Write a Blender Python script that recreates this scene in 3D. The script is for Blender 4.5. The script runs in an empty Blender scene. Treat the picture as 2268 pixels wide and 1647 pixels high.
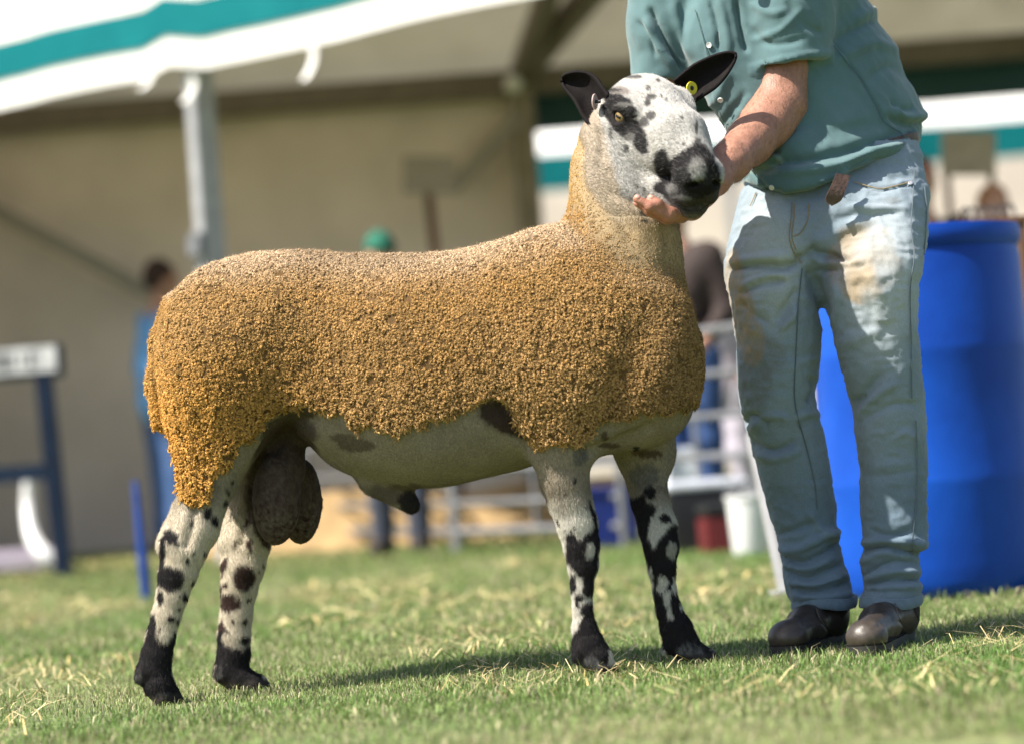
import bpy, bmesh, math, random
import numpy as np
from mathutils import Matrix, Vector

# ------------------------------------------------------------------ camera, sky, sun, exposure
scene = bpy.context.scene
COL = scene.collection
FQ, CXQ, CYQ = 6007.0, 1134.0, 823.5          # photograph measured on a 2268 px wide grid
CAM = np.array([0.0, -6.0, 0.51])
ROLL = math.radians(4.2)
PIT = math.atan(159.5 * math.cos(ROLL) / FQ)
_u0 = np.array([0, -math.sin(PIT), math.cos(PIT)])
FWD = np.array([0, math.cos(PIT), math.sin(PIT)])
_x = np.array([1.0, 0, 0])
RGT = math.cos(ROLL) * _x - math.sin(ROLL) * _u0
UPV = math.sin(ROLL) * _x + math.cos(ROLL) * _u0
cd = bpy.data.cameras.new('camera')
cd.sensor_width = 36.0
cd.lens = 36.0 * FQ / 2268.0
cd.clip_start = 0.1
cd.clip_end = 500
cd.dof.use_dof = True
cd.dof.focus_distance = 5.95
cd.dof.aperture_fstop = 1.6
cam = bpy.data.objects.new('camera', cd)
COL.objects.link(cam)
cam.matrix_world = Matrix(((RGT[0], UPV[0], -FWD[0], CAM[0]), (RGT[1], UPV[1], -FWD[1], CAM[1]),
                           (RGT[2], UPV[2], -FWD[2], CAM[2]), (0, 0, 0, 1)))
scene.camera = cam

SUN_AZ, SUN_EL = math.radians(66), math.radians(52)   # azimuth measured to the left of the point behind the camera
SUN = np.array([-math.sin(SUN_AZ) * math.cos(SUN_EL), -math.cos(SUN_AZ) * math.cos(SUN_EL), math.sin(SUN_EL)])
world = bpy.data.worlds.new('World')
scene.world = world
world.use_nodes = True
wt = world.node_tree
sky = wt.nodes.new('ShaderNodeTexSky')
sky.sky_type = 'NISHITA'
sky.sun_disc = False
sky.sun_elevation = SUN_EL
sky.sun_rotation = math.atan2(SUN[0], SUN[1])
sky.air_density = 1.0
sky.dust_density = 2.0
bgn = wt.nodes['Background']
bgn.inputs['Strength'].default_value = 0.095
wt.links.new(sky.outputs[0], bgn.inputs[0])
sd = bpy.data.lights.new('sun', 'SUN')
sd.energy = 5.0
sd.angle = math.radians(0.53)
sd.color = (1.0, 0.94, 0.84)
sun = bpy.data.objects.new('sun', sd)
COL.objects.link(sun)
sun.rotation_euler = Vector(-SUN).to_track_quat('-Z', 'Y').to_euler()
sun.location = (-6, -8, 9)
vs = scene.view_settings
vs.view_transform = 'Standard'
vs.look = 'None'
vs.exposure = 1.12
vs.gamma = 1.0
scene.cycles.use_denoising = True
scene.cycles_curves.shape = 'THICK'
scene.cycles.max_bounces = 7
scene.cycles.diffuse_bounces = 4
scene.cycles.caustics_reflective = False
scene.cycles.caustics_refractive = False

RNG = np.random.default_rng(7)
random.seed(7)

# ------------------------------------------------------------------ helpers
def P(qx, qy, d):
    """world point seen at grid position (qx, qy) at depth d metres in front of the camera"""
    v = RGT * ((qx - CXQ) / FQ) - UPV * ((qy - CYQ) / FQ) + FWD
    return CAM + v * (d / v[1])

def proj(v):
    r = np.asarray(v) - CAM
    w = r @ FWD
    return np.stack([CXQ + FQ * (r @ RGT) / w, CYQ - FQ * (r @ UPV) / w], -1)

def ground_at(qx, qy, z=0.0):
    v = RGT * ((qx - CXQ) / FQ) - UPV * ((qy - CYQ) / FQ) + FWD
    return CAM + v * ((z - CAM[2]) / v[2])

def gd(qx, qy, z=0.0):
    return ground_at(qx, qy, z)[1] - CAM[1]

def _hash(ix, iy, iz, seed):
    h = (ix * 374761393 + iy * 668265263 + iz * 2147483647 + seed * 974711) & 0xFFFFFFFF
    h = ((h ^ (h >> 13)) * 1274126177) & 0xFFFFFFFF
    return ((h ^ (h >> 16)) & 0xFFFF) / 65535.0

def vnoise(p, scale, seed=0):
    """smooth value noise, -1..1"""
    q = np.asarray(p, dtype=np.float64) * scale
    i = np.floor(q).astype(np.int64)
    f = q - i
    f = f * f * (3 - 2 * f)
    r = 0
    for dx in (0, 1):
        wx = f[:, 0] if dx else 1 - f[:, 0]
        for dy in (0, 1):
            wy = f[:, 1] if dy else 1 - f[:, 1]
            for dz in (0, 1):
                wz = f[:, 2] if dz else 1 - f[:, 2]
                r = r + wx * wy * wz * _hash(i[:, 0] + dx, i[:, 1] + dy, i[:, 2] + dz, seed)
    return r * 2 - 1

def srgb(r, g, b):
    def c(x):
        x /= 255.0
        return x / 12.92 if x <= 0.04045 else ((x + 0.055) / 1.055) ** 2.4
    return (c(r), c(g), c(b), 1.0)

# ---- objects
def tag(o, label=None, cat=None, group=None, kind=None):
    if label: o['label'] = label
    if cat: o['category'] = cat
    if group: o['group'] = group
    if kind: o['kind'] = kind
    return o

def empty(name, loc=(0, 0, 0)):
    o = bpy.data.objects.new(name, None)
    o.empty_display_size = 0.1
    COL.objects.link(o)
    o.location = loc
    return o

def put(o, parent):
    if parent is not None:
        o.parent = parent
        o.matrix_parent_inverse = Matrix.Translation(-Vector(parent_world(parent)))
    return o

def parent_world(p):
    if p.parent is None: return Vector(p.location)
    return parent_world(p.parent) + p.matrix_parent_inverse.translation + Vector(p.location)

def mesh_obj(name, verts, faces, mat, parent=None, smooth=True, col=None):
    me = bpy.data.meshes.new(name)
    verts = np.asarray(verts, dtype=np.float32)
    if isinstance(faces, np.ndarray):
        n, k = faces.shape
        me.vertices.add(len(verts)); me.vertices.foreach_set('co', verts.ravel())
        me.loops.add(n * k); me.loops.foreach_set('vertex_index', faces.astype(np.int32).ravel())
        me.polygons.add(n)
        me.polygons.foreach_set('loop_start', np.arange(0, n * k, k, dtype=np.int32))
        me.polygons.foreach_set('loop_total', np.full(n, k, dtype=np.int32))
        me.update(calc_edges=True)
    else:
        me.from_pydata([tuple(map(float, v)) for v in verts], [], [tuple(map(int, f)) for f in faces])
    if smooth:
        me.polygons.foreach_set('use_smooth', np.ones(len(me.polygons), dtype=bool))
        if not isinstance(faces, np.ndarray) and len(faces) < 20000: me.set_sharp_from_angle(angle=math.radians(48))
    if col is not None:
        a = me.color_attributes.new('Col', 'FLOAT_COLOR', 'POINT')
        c = np.ones((len(verts), 4), dtype=np.float32)
        c[:, :3] = col
        a.data.foreach_set('color', c.ravel())
    if mat is not None:
        me.materials.append(mat)
    o = bpy.data.objects.new(name, me)
    COL.objects.link(o)
    put(o, parent)
    return o

class MB:
    """collects boxes, tubes and sheets into one mesh"""
    def __init__(self): self.v, self.f = [], []
    def add(self, v, f):
        n = len(self.v)
        self.v += [tuple(map(float, a)) for a in v]
        self.f += [tuple(int(i) + n for i in a) for a in f]
        return self
    def box(self, c, s, rz=0.0, bev=0.0, axes=None):
        c = np.array(c, float); s = np.array(s, float) / 2
        if axes is None:
            ca, sa = math.cos(rz), math.sin(rz)
            axes = np.array([[ca, sa, 0], [-sa, ca, 0], [0, 0, 1]])
        if bev <= 0:
            v = [c + axes.T @ (s * np.array(k)) for k in ((-1,-1,-1),(1,-1,-1),(1,1,-1),(-1,1,-1),(-1,-1,1),(1,-1,1),(1,1,1),(-1,1,1))]
            return self.add(v, [(0,3,2,1),(4,5,6,7),(0,1,5,4),(1,2,6,5),(2,3,7,6),(3,0,4,7)])
        bm = bmesh.new()
        bmesh.ops.create_cube(bm, size=2.0)
        for w in bm.verts: w.co = Vector((w.co[0]*s[0], w.co[1]*s[1], w.co[2]*s[2]))
        bmesh.ops.bevel(bm, geom=bm.edges[:], offset=bev, segments=2, affect='EDGES')
        bm.verts.index_update()
        v = [c + axes.T @ np.array(w.co) for w in bm.verts]
        f = [[w.index for w in q.verts] for q in bm.faces]
        bm.free()
        return self.add(v, f)
    def beam(self, a, b, w, h=None, up=(0, 0, 1), bev=0.0):
        a, b = np.array(a, float), np.array(b, float)
        d = b - a; L = np.linalg.norm(d); d /= L
        u = np.array(up, float)
        s = np.cross(d, u)
        if np.linalg.norm(s) < 1e-6: s = np.cross(d, (0, 1, 0))
        s /= np.linalg.norm(s); u = np.cross(s, d)
        return self.box((a + b) / 2, (L, w, h or w), axes=np.array([d, s, u]), bev=bev)
    def tube(self, pts, r, n=8, cap=True):
        pts = np.array(pts, float); m = len(pts)
        r = np.full(m, r) if np.isscalar(r) else np.array(r, float)
        t = np.gradient(pts, axis=0); t /= np.linalg.norm(t, axis=1)[:, None] + 1e-12
        ref = np.array([0, 0, 1.0]) if abs(t[0][2]) < 0.9 else np.array([1.0, 0, 0])
        v, f = [], []
        for i in range(m):
            a = np.cross(t[i], ref); a /= np.linalg.norm(a) + 1e-12; b = np.cross(t[i], a)
            ref = np.cross(a, t[i]) if False else ref
            for k in range(n):
                an = 2 * math.pi * k / n
                v.append(pts[i] + r[i] * (math.cos(an) * a + math.sin(an) * b))
        for i in range(m - 1):
            for k in range(n):
                f.append((i*n+k, i*n+(k+1) % n, (i+1)*n+(k+1) % n, (i+1)*n+k))
        if cap:
            f.append(tuple(range(n-1, -1, -1))); f.append(tuple(range((m-1)*n, m*n)))
        return self.add(v, f)
    def lathe(self, c, prof, n=32, axis=(0, 0, 1)):
        c = np.array(c, float); ax = np.array(axis, float); ax /= np.linalg.norm(ax)
        a = np.cross(ax, (0, 1, 0)) if abs(ax[1]) < .9 else np.cross(ax, (1, 0, 0))
        a /= np.linalg.norm(a); b = np.cross(ax, a)
        v, f = [], []
        for r, z in prof:
            for k in range(n):
                an = 2 * math.pi * k / n
                v.append(c + ax * z + r * (math.cos(an) * a + math.sin(an) * b))
        for i in range(len(prof) - 1):
            for k in range(n):
                f.append((i*n+k, i*n+(k+1) % n, (i+1)*n+(k+1) % n, (i+1)*n+k))
        f.append(tuple(range(n-1, -1, -1))); f.append(tuple(range((len(prof)-1)*n, len(prof)*n)))
        return self.add(v, f)
    def sheet(self, grid, thick=0.0):
        """grid[i][j] of points; optional thickness along the sheet normal"""
        g = np.array(grid, float); a, b, _ = g.shape
        def idx(i, j, o=0): return o + i * b + j
        f = [(idx(i, j), idx(i, j+1), idx(i+1, j+1), idx(i+1, j)) for i in range(a-1) for j in range(b-1)]
        v = list(g.reshape(-1, 3))
        if thick:
            n = np.cross(np.gradient(g, axis=0), np.gradient(g, axis=1))
            n /= np.linalg.norm(n, axis=2)[..., None] + 1e-12
            v += list((g - n * thick).reshape(-1, 3))
            o = a * b
            f += [(idx(i, j, o), idx(i+1, j, o), idx(i+1, j+1, o), idx(i, j+1, o)) for i in range(a-1) for j in range(b-1)]
            for i in range(a-1):
                f += [(idx(i, 0), idx(i+1, 0), idx(i+1, 0, o), idx(i, 0, o)), (idx(i+1, b-1), idx(i, b-1), idx(i, b-1, o), idx(i+1, b-1, o))]
            for j in range(b-1):
                f += [(idx(0, j+1), idx(0, j), idx(0, j, o), idx(0, j+1, o)), (idx(a-1, j), idx(a-1, j+1), idx(a-1, j+1, o), idx(a-1, j, o))]
        return self.add(v, f)
    def build(self, name, mat, parent=None, smooth=False):
        return mesh_obj(name, np.array(self.v), self.f, mat, parent, smooth)

def spline(pts, n):
    """Catmull-Rom through points"""
    p = np.array(pts, float); m = len(p)
    if m == 2:
        return p[0] + (p[1] - p[0]) * np.linspace(0, 1, n)[:, None]
    t = np.linspace(0, m - 1 - 1e-9, n); i = t.astype(int); f = (t - i)[:, None]
    a = p[np.maximum(i - 1, 0)]; b = p[i]; c = p[i + 1]; d = p[np.minimum(i + 2, m - 1)]
    return .5 * ((2*b) + (-a + c)*f + (2*a - 5*b + 4*c - d)*f**2 + (-a + 3*b - 3*c + d)*f**3)

# ---- materials
def material(name):
    m = bpy.data.materials.new(name); m.use_nodes = True
    nt = m.node_tree
    return m, nt, nt.nodes['Principled BSDF']

def mat_noise(name, c1, c2, scale=8.0, rough=0.6, bump=0.0, bscale=None, metal=0.0, spec=0.5, detail=4.0, stretch=(1, 1, 1), trans=0.0, sheen=0.0):
    m, nt, bs = material(name)
    N = nt.nodes.new; Lk = nt.links.new
    tc = N('ShaderNodeTexCoord'); mp = N('ShaderNodeMapping'); mp.inputs['Scale'].default_value = stretch
    Lk(tc.outputs['Object'], mp.inputs[0])
    no = N('ShaderNodeTexNoise'); no.inputs['Scale'].default_value = scale; no.inputs['Detail'].default_value = detail
    Lk(mp.outputs[0], no.inputs['Vector'])
    cr = N('ShaderNodeValToRGB')
    cr.color_ramp.elements[0].position = .3; cr.color_ramp.elements[1].position = .7
    cr.color_ramp.elements[0].color = c1; cr.color_ramp.elements[1].color = c2
    Lk(no.outputs['Fac'], cr.inputs[0]); Lk(cr.outputs[0], bs.inputs['Base Color'])
    bs.inputs['Roughness'].default_value = rough; bs.inputs['Metallic'].default_value = metal
    bs.inputs['Specular IOR Level'].default_value = spec
    if sheen: bs.inputs['Sheen Weight'].default_value = sheen
    if bump:
        n2 = N('ShaderNodeTexNoise'); n2.inputs['Scale'].default_value = bscale or scale * 4; n2.inputs['Detail'].default_value = 3
        Lk(mp.outputs[0], n2.inputs['Vector'])
        b = N('ShaderNodeBump'); b.inputs['Strength'].default_value = bump; b.inputs['Distance'].default_value = .01
        Lk(n2.outputs['Fac'], b.inputs['Height']); Lk(b.outputs[0], bs.inputs['Normal'])
    if trans:
        t = N('ShaderNodeBsdfTranslucent'); Lk(cr.outputs[0], t.inputs[0])
        mx = N('ShaderNodeMixShader'); mx.inputs[0].default_value = trans
        Lk(bs.outputs[0], mx.inputs[1]); Lk(t.outputs[0], mx.inputs[2])
        Lk(mx.outputs[0], nt.nodes['Material Output'].inputs[0])
    return m

def mat_attr(name, rough=0.8, var=0.25, vscale=60.0, bump=0.0, bscale=200.0, stretch=(1, 1, 1), spec=0.3, sheen=0.0, trans=0.0, bdist=0.004, sss=0.0):
    """vertex colour times a fine procedural variation"""
    m, nt, bs = material(name)
    N = nt.nodes.new; Lk = nt.links.new
    at = N('ShaderNodeAttribute'); at.attribute_name = 'Col'
    tc = N('ShaderNodeTexCoord'); mp = N('ShaderNodeMapping'); mp.inputs['Scale'].default_value = stretch
    Lk(tc.outputs['Object'], mp.inputs[0])
    no = N('ShaderNodeTexNoise'); no.inputs['Scale'].default_value = vscale; no.inputs['Detail'].default_value = 4
    Lk(mp.outputs[0], no.inputs['Vector'])
    mr = N('ShaderNodeMapRange'); mr.inputs['From Min'].default_value = .25; mr.inputs['From Max'].default_value = .75
    mr.inputs['To Min'].default_value = 1 - var; mr.inputs['To Max'].default_value = 1 + var
    Lk(no.outputs['Fac'], mr.inputs[0])
    mx = N('ShaderNodeVectorMath'); mx.operation = 'SCALE'
    Lk(at.outputs['Color'], mx.inputs[0]); Lk(mr.outputs[0], mx.inputs['Scale'])
    Lk(mx.outputs[0], bs.inputs['Base Color'])
    bs.inputs['Roughness'].default_value = rough; bs.inputs['Specular IOR Level'].default_value = spec
    if sheen:
        bs.inputs['Sheen Weight'].default_value = sheen; bs.inputs['Sheen Roughness'].default_value = .5
    if sss:
        bs.inputs['Subsurface Weight'].default_value = sss; bs.inputs['Subsurface Radius'].default_value = (.012, .004, .002)
        bs.inputs['Subsurface Scale'].default_value = .4
    if bump:
        n2 = N('ShaderNodeTexNoise'); n2.inputs['Scale'].default_value = bscale; n2.inputs['Detail'].default_value = 3
        Lk(mp.outputs[0], n2.inputs['Vector'])
        b = N('ShaderNodeBump'); b.inputs['Strength'].default_value = bump; b.inputs['Distance'].default_value = bdist
        Lk(n2.outputs['Fac'], b.inputs['Height']); Lk(b.outputs[0], bs.inputs['Normal'])
    if trans:
        t = N('ShaderNodeBsdfTranslucent'); Lk(mx.outputs[0], t.inputs[0])
        ms = N('ShaderNodeMixShader'); ms.inputs[0].default_value = trans
        Lk(bs.outputs[0], ms.inputs[1]); Lk(t.outputs[0], ms.inputs[2])
        Lk(ms.outputs[0], nt.nodes['Material Output'].inputs[0])
    return m

def plain(name, c, rough=.6, metal=0., spec=.5):
    c2 = tuple(min(1, x * 1.15) for x in c[:3]) + (1,)
    c1 = tuple(x * .85 for x in c[:3]) + (1,)
    return mat_noise(name, c1, c2, 20, rough, metal=metal, spec=spec)

# ---- implicit surfaces meshed with surface nets
class Field:
    def __init__(self, xs, ys, zs):
        self.ax = [np.asarray(a, np.float32) for a in (xs, ys, zs)]
        self.F = np.full([len(a) for a in self.ax], 1.0, np.float32)
    def _sl(self, lo, hi):
        s = []
        for a, l, h in zip(self.ax, lo, hi):
            i0 = max(0, int(np.searchsorted(a, l)) - 1); i1 = min(len(a), int(np.searchsorted(a, h)) + 1)
            if i1 - i0 < 2: return None
            s.append(slice(i0, i1))
        return tuple(s)
    def _grid(self, s):
        return [self.ax[i][s[i]].reshape([-1 if j == i else 1 for j in range(3)]) for i in range(3)]
    def op(self, lo, hi, fn, k=0.02, mode='add'):
        pad = k + 0.012
        s = self._sl(np.array(lo) - pad, np.array(hi) + pad)
        if s is None: return self
        d = np.broadcast_to(fn(*self._grid(s)), self.F[s].shape).astype(np.float32)
        a = self.F[s]
        if mode == 'add':
            h = np.maximum(k - np.abs(a - d), 0) / max(k, 1e-6)
            self.F[s] = np.minimum(a, d) - h * h * k * .25
        else:
            d = -d
            h = np.maximum(k - np.abs(a - d), 0) / max(k, 1e-6)
            self.F[s] = np.maximum(a, d) + h * h * k * .25
        return self
    def cone(self, a, b, ra, rb, k=0.02, sc=(1, 1, 1), mode='add'):
        """round cone from a to b; sc squeezes the section along the world axes"""
        a = np.array(a, float); b = np.array(b, float); sc = np.array(sc, float)
        A = a / sc; B = b / sc; ab = B - A; L2 = float(ab @ ab) + 1e-12
        R = max(ra, rb) * max(1, sc.max())
        def fn(X, Y, Z):
            x, y, z = X / sc[0] - A[0], Y / sc[1] - A[1], Z / sc[2] - A[2]
            t = np.clip((x * ab[0] + y * ab[1] + z * ab[2]) / L2, 0, 1)
            return (np.sqrt((x - t*ab[0])**2 + (y - t*ab[1])**2 + (z - t*ab[2])**2) - (ra + (rb - ra) * t)) * sc.min()
        return self.op(np.minimum(a, b) - R, np.maximum(a, b) + R, fn, k, mode)
    def chain(self, pts, k=0.02, sc=(1, 1, 1)):
        for i, ((p, r), (q, s)) in enumerate(zip(pts[:-1], pts[1:])): self.cone(p, q, r, s, k if i < 2 or k < .024 or k > .04 else .007, sc)
        return self
    def ell(self, c, rad, R=None, k=0.02, mode='add'):
        c = np.array(c, float); rad = np.array(rad, float)
        R = np.eye(3) if R is None else np.array(R, float)   # columns are the local axes
        m = rad.max()
        def fn(X, Y, Z):
            x, y, z = X - c[0], Y - c[1], Z - c[2]
            q = [(x*R[0, i] + y*R[1, i] + z*R[2, i]) for i in range(3)]
            k0 = np.sqrt(sum((q[i] / rad[i])**2 for i in range(3)))
            k1 = np.sqrt(sum((q[i] / rad[i]**2)**2 for i in range(3)))
            return k0 * (k0 - 1) / np.maximum(k1, 1e-6)
        return self.op(c - m, c + m, fn, k, mode)
    def loft(self, axis, st, k=0.02, n=2.0, mode='add', shear=0.0):
        """st rows: s, ca, cb, ha, hb along world axis (0 or 2); a is the other of x/z, b is y"""
        st = np.array(st, float); st = st[np.argsort(st[:, 0])]
        ss = np.linspace(st[0, 0], st[-1, 0], 300)
        tt = np.interp(ss, st[:, 0], np.arange(len(st)))
        dn = spline(st, 4000); od = np.argsort(dn[:, 0]); dn = dn[od]
        tab = np.stack([np.interp(ss, dn[:, 0], dn[:, i]) for i in range(1, 5)], 1)
        tab[:, 2:] = np.maximum(tab[:, 2:], 1e-3)
        oa = 2 if axis == 0 else 0
        lo = np.zeros(3); hi = np.zeros(3)
        lo[axis], hi[axis] = ss[0], ss[-1]
        lo[oa] = (tab[:, 0] - tab[:, 2]).min(); hi[oa] = (tab[:, 0] + tab[:, 2]).max()
        lo[1] = (tab[:, 1] - tab[:, 3]).min(); hi[1] = (tab[:, 1] + tab[:, 3]).max()
        if shear:
            e_ = abs(shear) * tab[:, 2].max(); lo[1] -= e_; hi[1] += e_
        def fn(X, Y, Z):
            S = (X, Y, Z)[axis]; A = (X, Y, Z)[oa]
            c = [np.interp(S.ravel(), ss, tab[:, i]).reshape(S.shape) for i in range(4)]
            u = np.abs(A - c[0]) / c[2]; v = np.abs(Y - c[1] - shear * (A - c[0])) / c[3]
            d = ((u**n + v**n)**(1.0 / n) - 1) * np.minimum(c[2], c[3])
            e = np.maximum(ss[0] - S, S - ss[-1])
            return np.where(e > 0, np.sqrt(np.maximum(d, 0)**2 + e**2), np.maximum(d, e))
        return self.op(lo, hi, fn, k, mode)
    def mesh(self, smooth=2):
        F = self.F; xs, ys, zs = self.ax
        ins = F < 0
        cnt = np.zeros([n - 1 for n in F.shape], np.int8)
        for a in (0, 1):
            for b in (0, 1):
                for c in (0, 1):
                    cnt += ins[a:F.shape[0]-1+a, b:F.shape[1]-1+b, c:F.shape[2]-1+c]
        act = (cnt > 0) & (cnt < 8)
        I, J, K = np.nonzero(act)
        idx = np.full(act.shape, -1, np.int32); idx[I, J, K] = np.arange(len(I))
        acc = np.zeros((len(I), 3)); num = np.zeros(len(I))
        cor = [(a, b, c) for a in (0, 1) for b in (0, 1) for c in (0, 1)]
        for p in cor:
            for ax in range(3):
                if p[ax]: continue
                q = list(p); q[ax] = 1
                f0 = F[I+p[0], J+p[1], K+p[2]]; f1 = F[I+q[0], J+q[1], K+q[2]]
                m = (f0 < 0) != (f1 < 0)
                t = np.where(m, f0 / np.where(m, f0 - f1, 1), 0)
                a0 = np.stack([xs[I+p[0]], ys[J+p[1]], zs[K+p[2]]], 1); a1 = np.stack([xs[I+q[0]], ys[J+q[1]], zs[K+q[2]]], 1)
                acc += (a0 + (a1 - a0) * t[:, None]) * m[:, None]; num += m
        v = acc / num[:, None]
        quads = []
        sh = F.shape
        for ax in range(3):
            s0 = [slice(1, -1)] * 3; s1 = [slice(1, -1)] * 3
            s0[ax] = slice(0, sh[ax]-1); s1[ax] = slice(1, sh[ax])
            A = ins[tuple(s0)]; B = ins[tuple(s1)]
            ch = np.nonzero(A != B)
            off = [0 if i == ax else 1 for i in range(3)]
            g = [ch[i] + off[i] for i in range(3)]
            u, w = [(1, 2), (2, 0), (0, 1)][ax]
            def cell(du, dw):
                h = [x.copy() for x in g]; h[u] += du; h[w] += dw
                return idx[h[0], h[1], h[2]]
            q = np.stack([cell(-1, -1), cell(0, -1), cell(0, 0), cell(-1, 0)], 1)
            flip = ~A[ch]
            q[flip] = q[flip][:, ::-1]
            quads.append(q)
        f = np.concatenate(quads); f = f[(f >= 0).all(1)]
        for _ in range(smooth): v = lap(v, f)
        return v, f

def lap(v, f, w=.5):
    acc = np.zeros_like(v); n = np.zeros(len(v))
    for a, b in ((0, 1), (1, 2), (2, 3), (3, 0)):
        i, j = f[:, a], f[:, b]
        for c in range(3):
            acc[:, c] += np.bincount(i, v[j, c], len(v)) + np.bincount(j, v[i, c], len(v))
        n += np.bincount(i, minlength=len(v)) + np.bincount(j, minlength=len(v))
    return v + w * (acc / np.maximum(n, 1)[:, None] - v)

def normals(v, f):
    n = np.cross(v[f[:, 2]] - v[f[:, 0]], v[f[:, 3]] - v[f[:, 1]])
    o = np.zeros_like(v)
    for a in range(4):
        for c in range(3): o[:, c] += np.bincount(f[:, a], n[:, c], len(v))
    return o / (np.linalg.norm(o, axis=1)[:, None] + 1e-12)

def lin(a, b, s): return np.arange(a, b, s)

def poly_sd(p, poly):
    """signed distance to polygon, positive inside"""
    poly = np.array(poly, float); q = np.roll(poly, -1, 0)
    d = np.full(len(p), 1e9); ins = np.zeros(len(p), bool)
    for a, b in zip(poly, q):
        e = b - a; w = p - a
        t = np.clip((w @ e) / (e @ e + 1e-9), 0, 1)
        d = np.minimum(d, np.hypot(w[:, 0] - t*e[0], w[:, 1] - t*e[1]))
        c = ((a[1] > p[:, 1]) != (b[1] > p[:, 1]))
        xx = a[0] + (p[:, 1] - a[1]) * (b[0] - a[0]) / (b[1] - a[1] if abs(b[1] - a[1]) > 1e-9 else 1e-9)
        ins ^= c & (p[:, 0] < xx)
    return np.where(ins, d, -d)

def line_d(p, pl):
    d = np.full(len(p), 1e9)
    pl = np.array(pl, float)
    for a, b in zip(pl[:-1], pl[1:]):
        e = b - a; w = p - a
        t = np.clip((w @ e) / (e @ e + 1e-9), 0, 1)
        d = np.minimum(d, np.hypot(w[:, 0] - t*e[0], w[:, 1] - t*e[1]))
    return d

def sstep(a, b, x):
    t = np.clip((x - a) / (b - a), 0, 1)
    return t * t * (3 - 2 * t)

def mixc(base, col, m):
    return base * (1 - m[:, None]) + np.array(col[:3]) * m[:, None]

def ico(c, r, sub=2):
    bm = bmesh.new(); bmesh.ops.create_icosphere(bm, subdivisions=sub, radius=1.0)
    v = np.array([w.co for w in bm.verts]) * np.array(r) + np.array(c); bm.verts.index_update()
    f = [[w.index for w in q.verts] for q in bm.faces]; bm.free()
    return v, f

def hair_obj(name, pts, rad, col, mat, parent):
    """pts (n, k, 3) strands; rad (k,) or (n, k); col (n, 3)"""
    n, k, _ = pts.shape
    cu = bpy.data.hair_curves.new(name)
    cu.add_curves([k] * n)
    cu.attributes['position'].data.foreach_set('vector', pts.astype(np.float32).ravel()) if 'position' in cu.attributes else None
    a = cu.attributes.get('radius') or cu.attributes.new('radius', 'FLOAT', 'POINT')
    a.data.foreach_set('value', np.broadcast_to(rad, (n, k)).astype(np.float32).ravel())
    dom = 'CURVE' if np.ndim(col) == 2 else 'POINT'
    c = cu.attributes.new('Col', 'FLOAT_COLOR', dom)
    cc = np.ones((n if dom == 'CURVE' else n * k, 4), np.float32); cc[:, :3] = np.reshape(col, (-1, 3))
    c.data.foreach_set('color', cc.ravel())
    cu.materials.append(mat)
    o = bpy.data.objects.new(name, cu); COL.objects.link(o); put(o, parent)
    o['kind'] = 'stuff'
    return o

def sample_faces(v, f, w, m):
    a = [v[f[:, i]] for i in range(4)]
    ar = .5 * np.linalg.norm(np.cross(a[2] - a[0], a[3] - a[1]), axis=1) * w
    pk = RNG.choice(len(f), m, p=ar / ar.sum())
    s, t = RNG.random(m)[:, None], RNG.random(m)[:, None]
    wt = [(1 - s) * (1 - t), s * (1 - t), s * t, (1 - s) * t]
    def at(arr): return sum(arr[f[pk, i]] * wt[i] for i in range(4))
    return pk, at

def strands(p, n, flow, length, tilt, jit, k=4, droop=.5):
    """short hairs growing from p, combed along flow"""
    m = len(p)
    fl = flow - n * (flow * n).sum(1)[:, None]
    fl /= np.linalg.norm(fl, axis=1)[:, None] + 1e-9
    d = fl + n * tilt + RNG.normal(0, jit, (m, 3))
    d /= np.linalg.norm(d, axis=1)[:, None]
    d2 = d + fl * droop - n * tilt * .7 + RNG.normal(0, jit * .6, (m, 3))
    d2 /= np.linalg.norm(d2, axis=1)[:, None]
    L = length[:, None]
    out = np.zeros((m, k, 3), np.float32)
    for i in range(k):
        t = i / (k - 1)
        out[:, i] = p - n * .0006 + d * L * t * (1 - .5 * t) + d2 * L * t * t * .5
    return out
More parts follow.
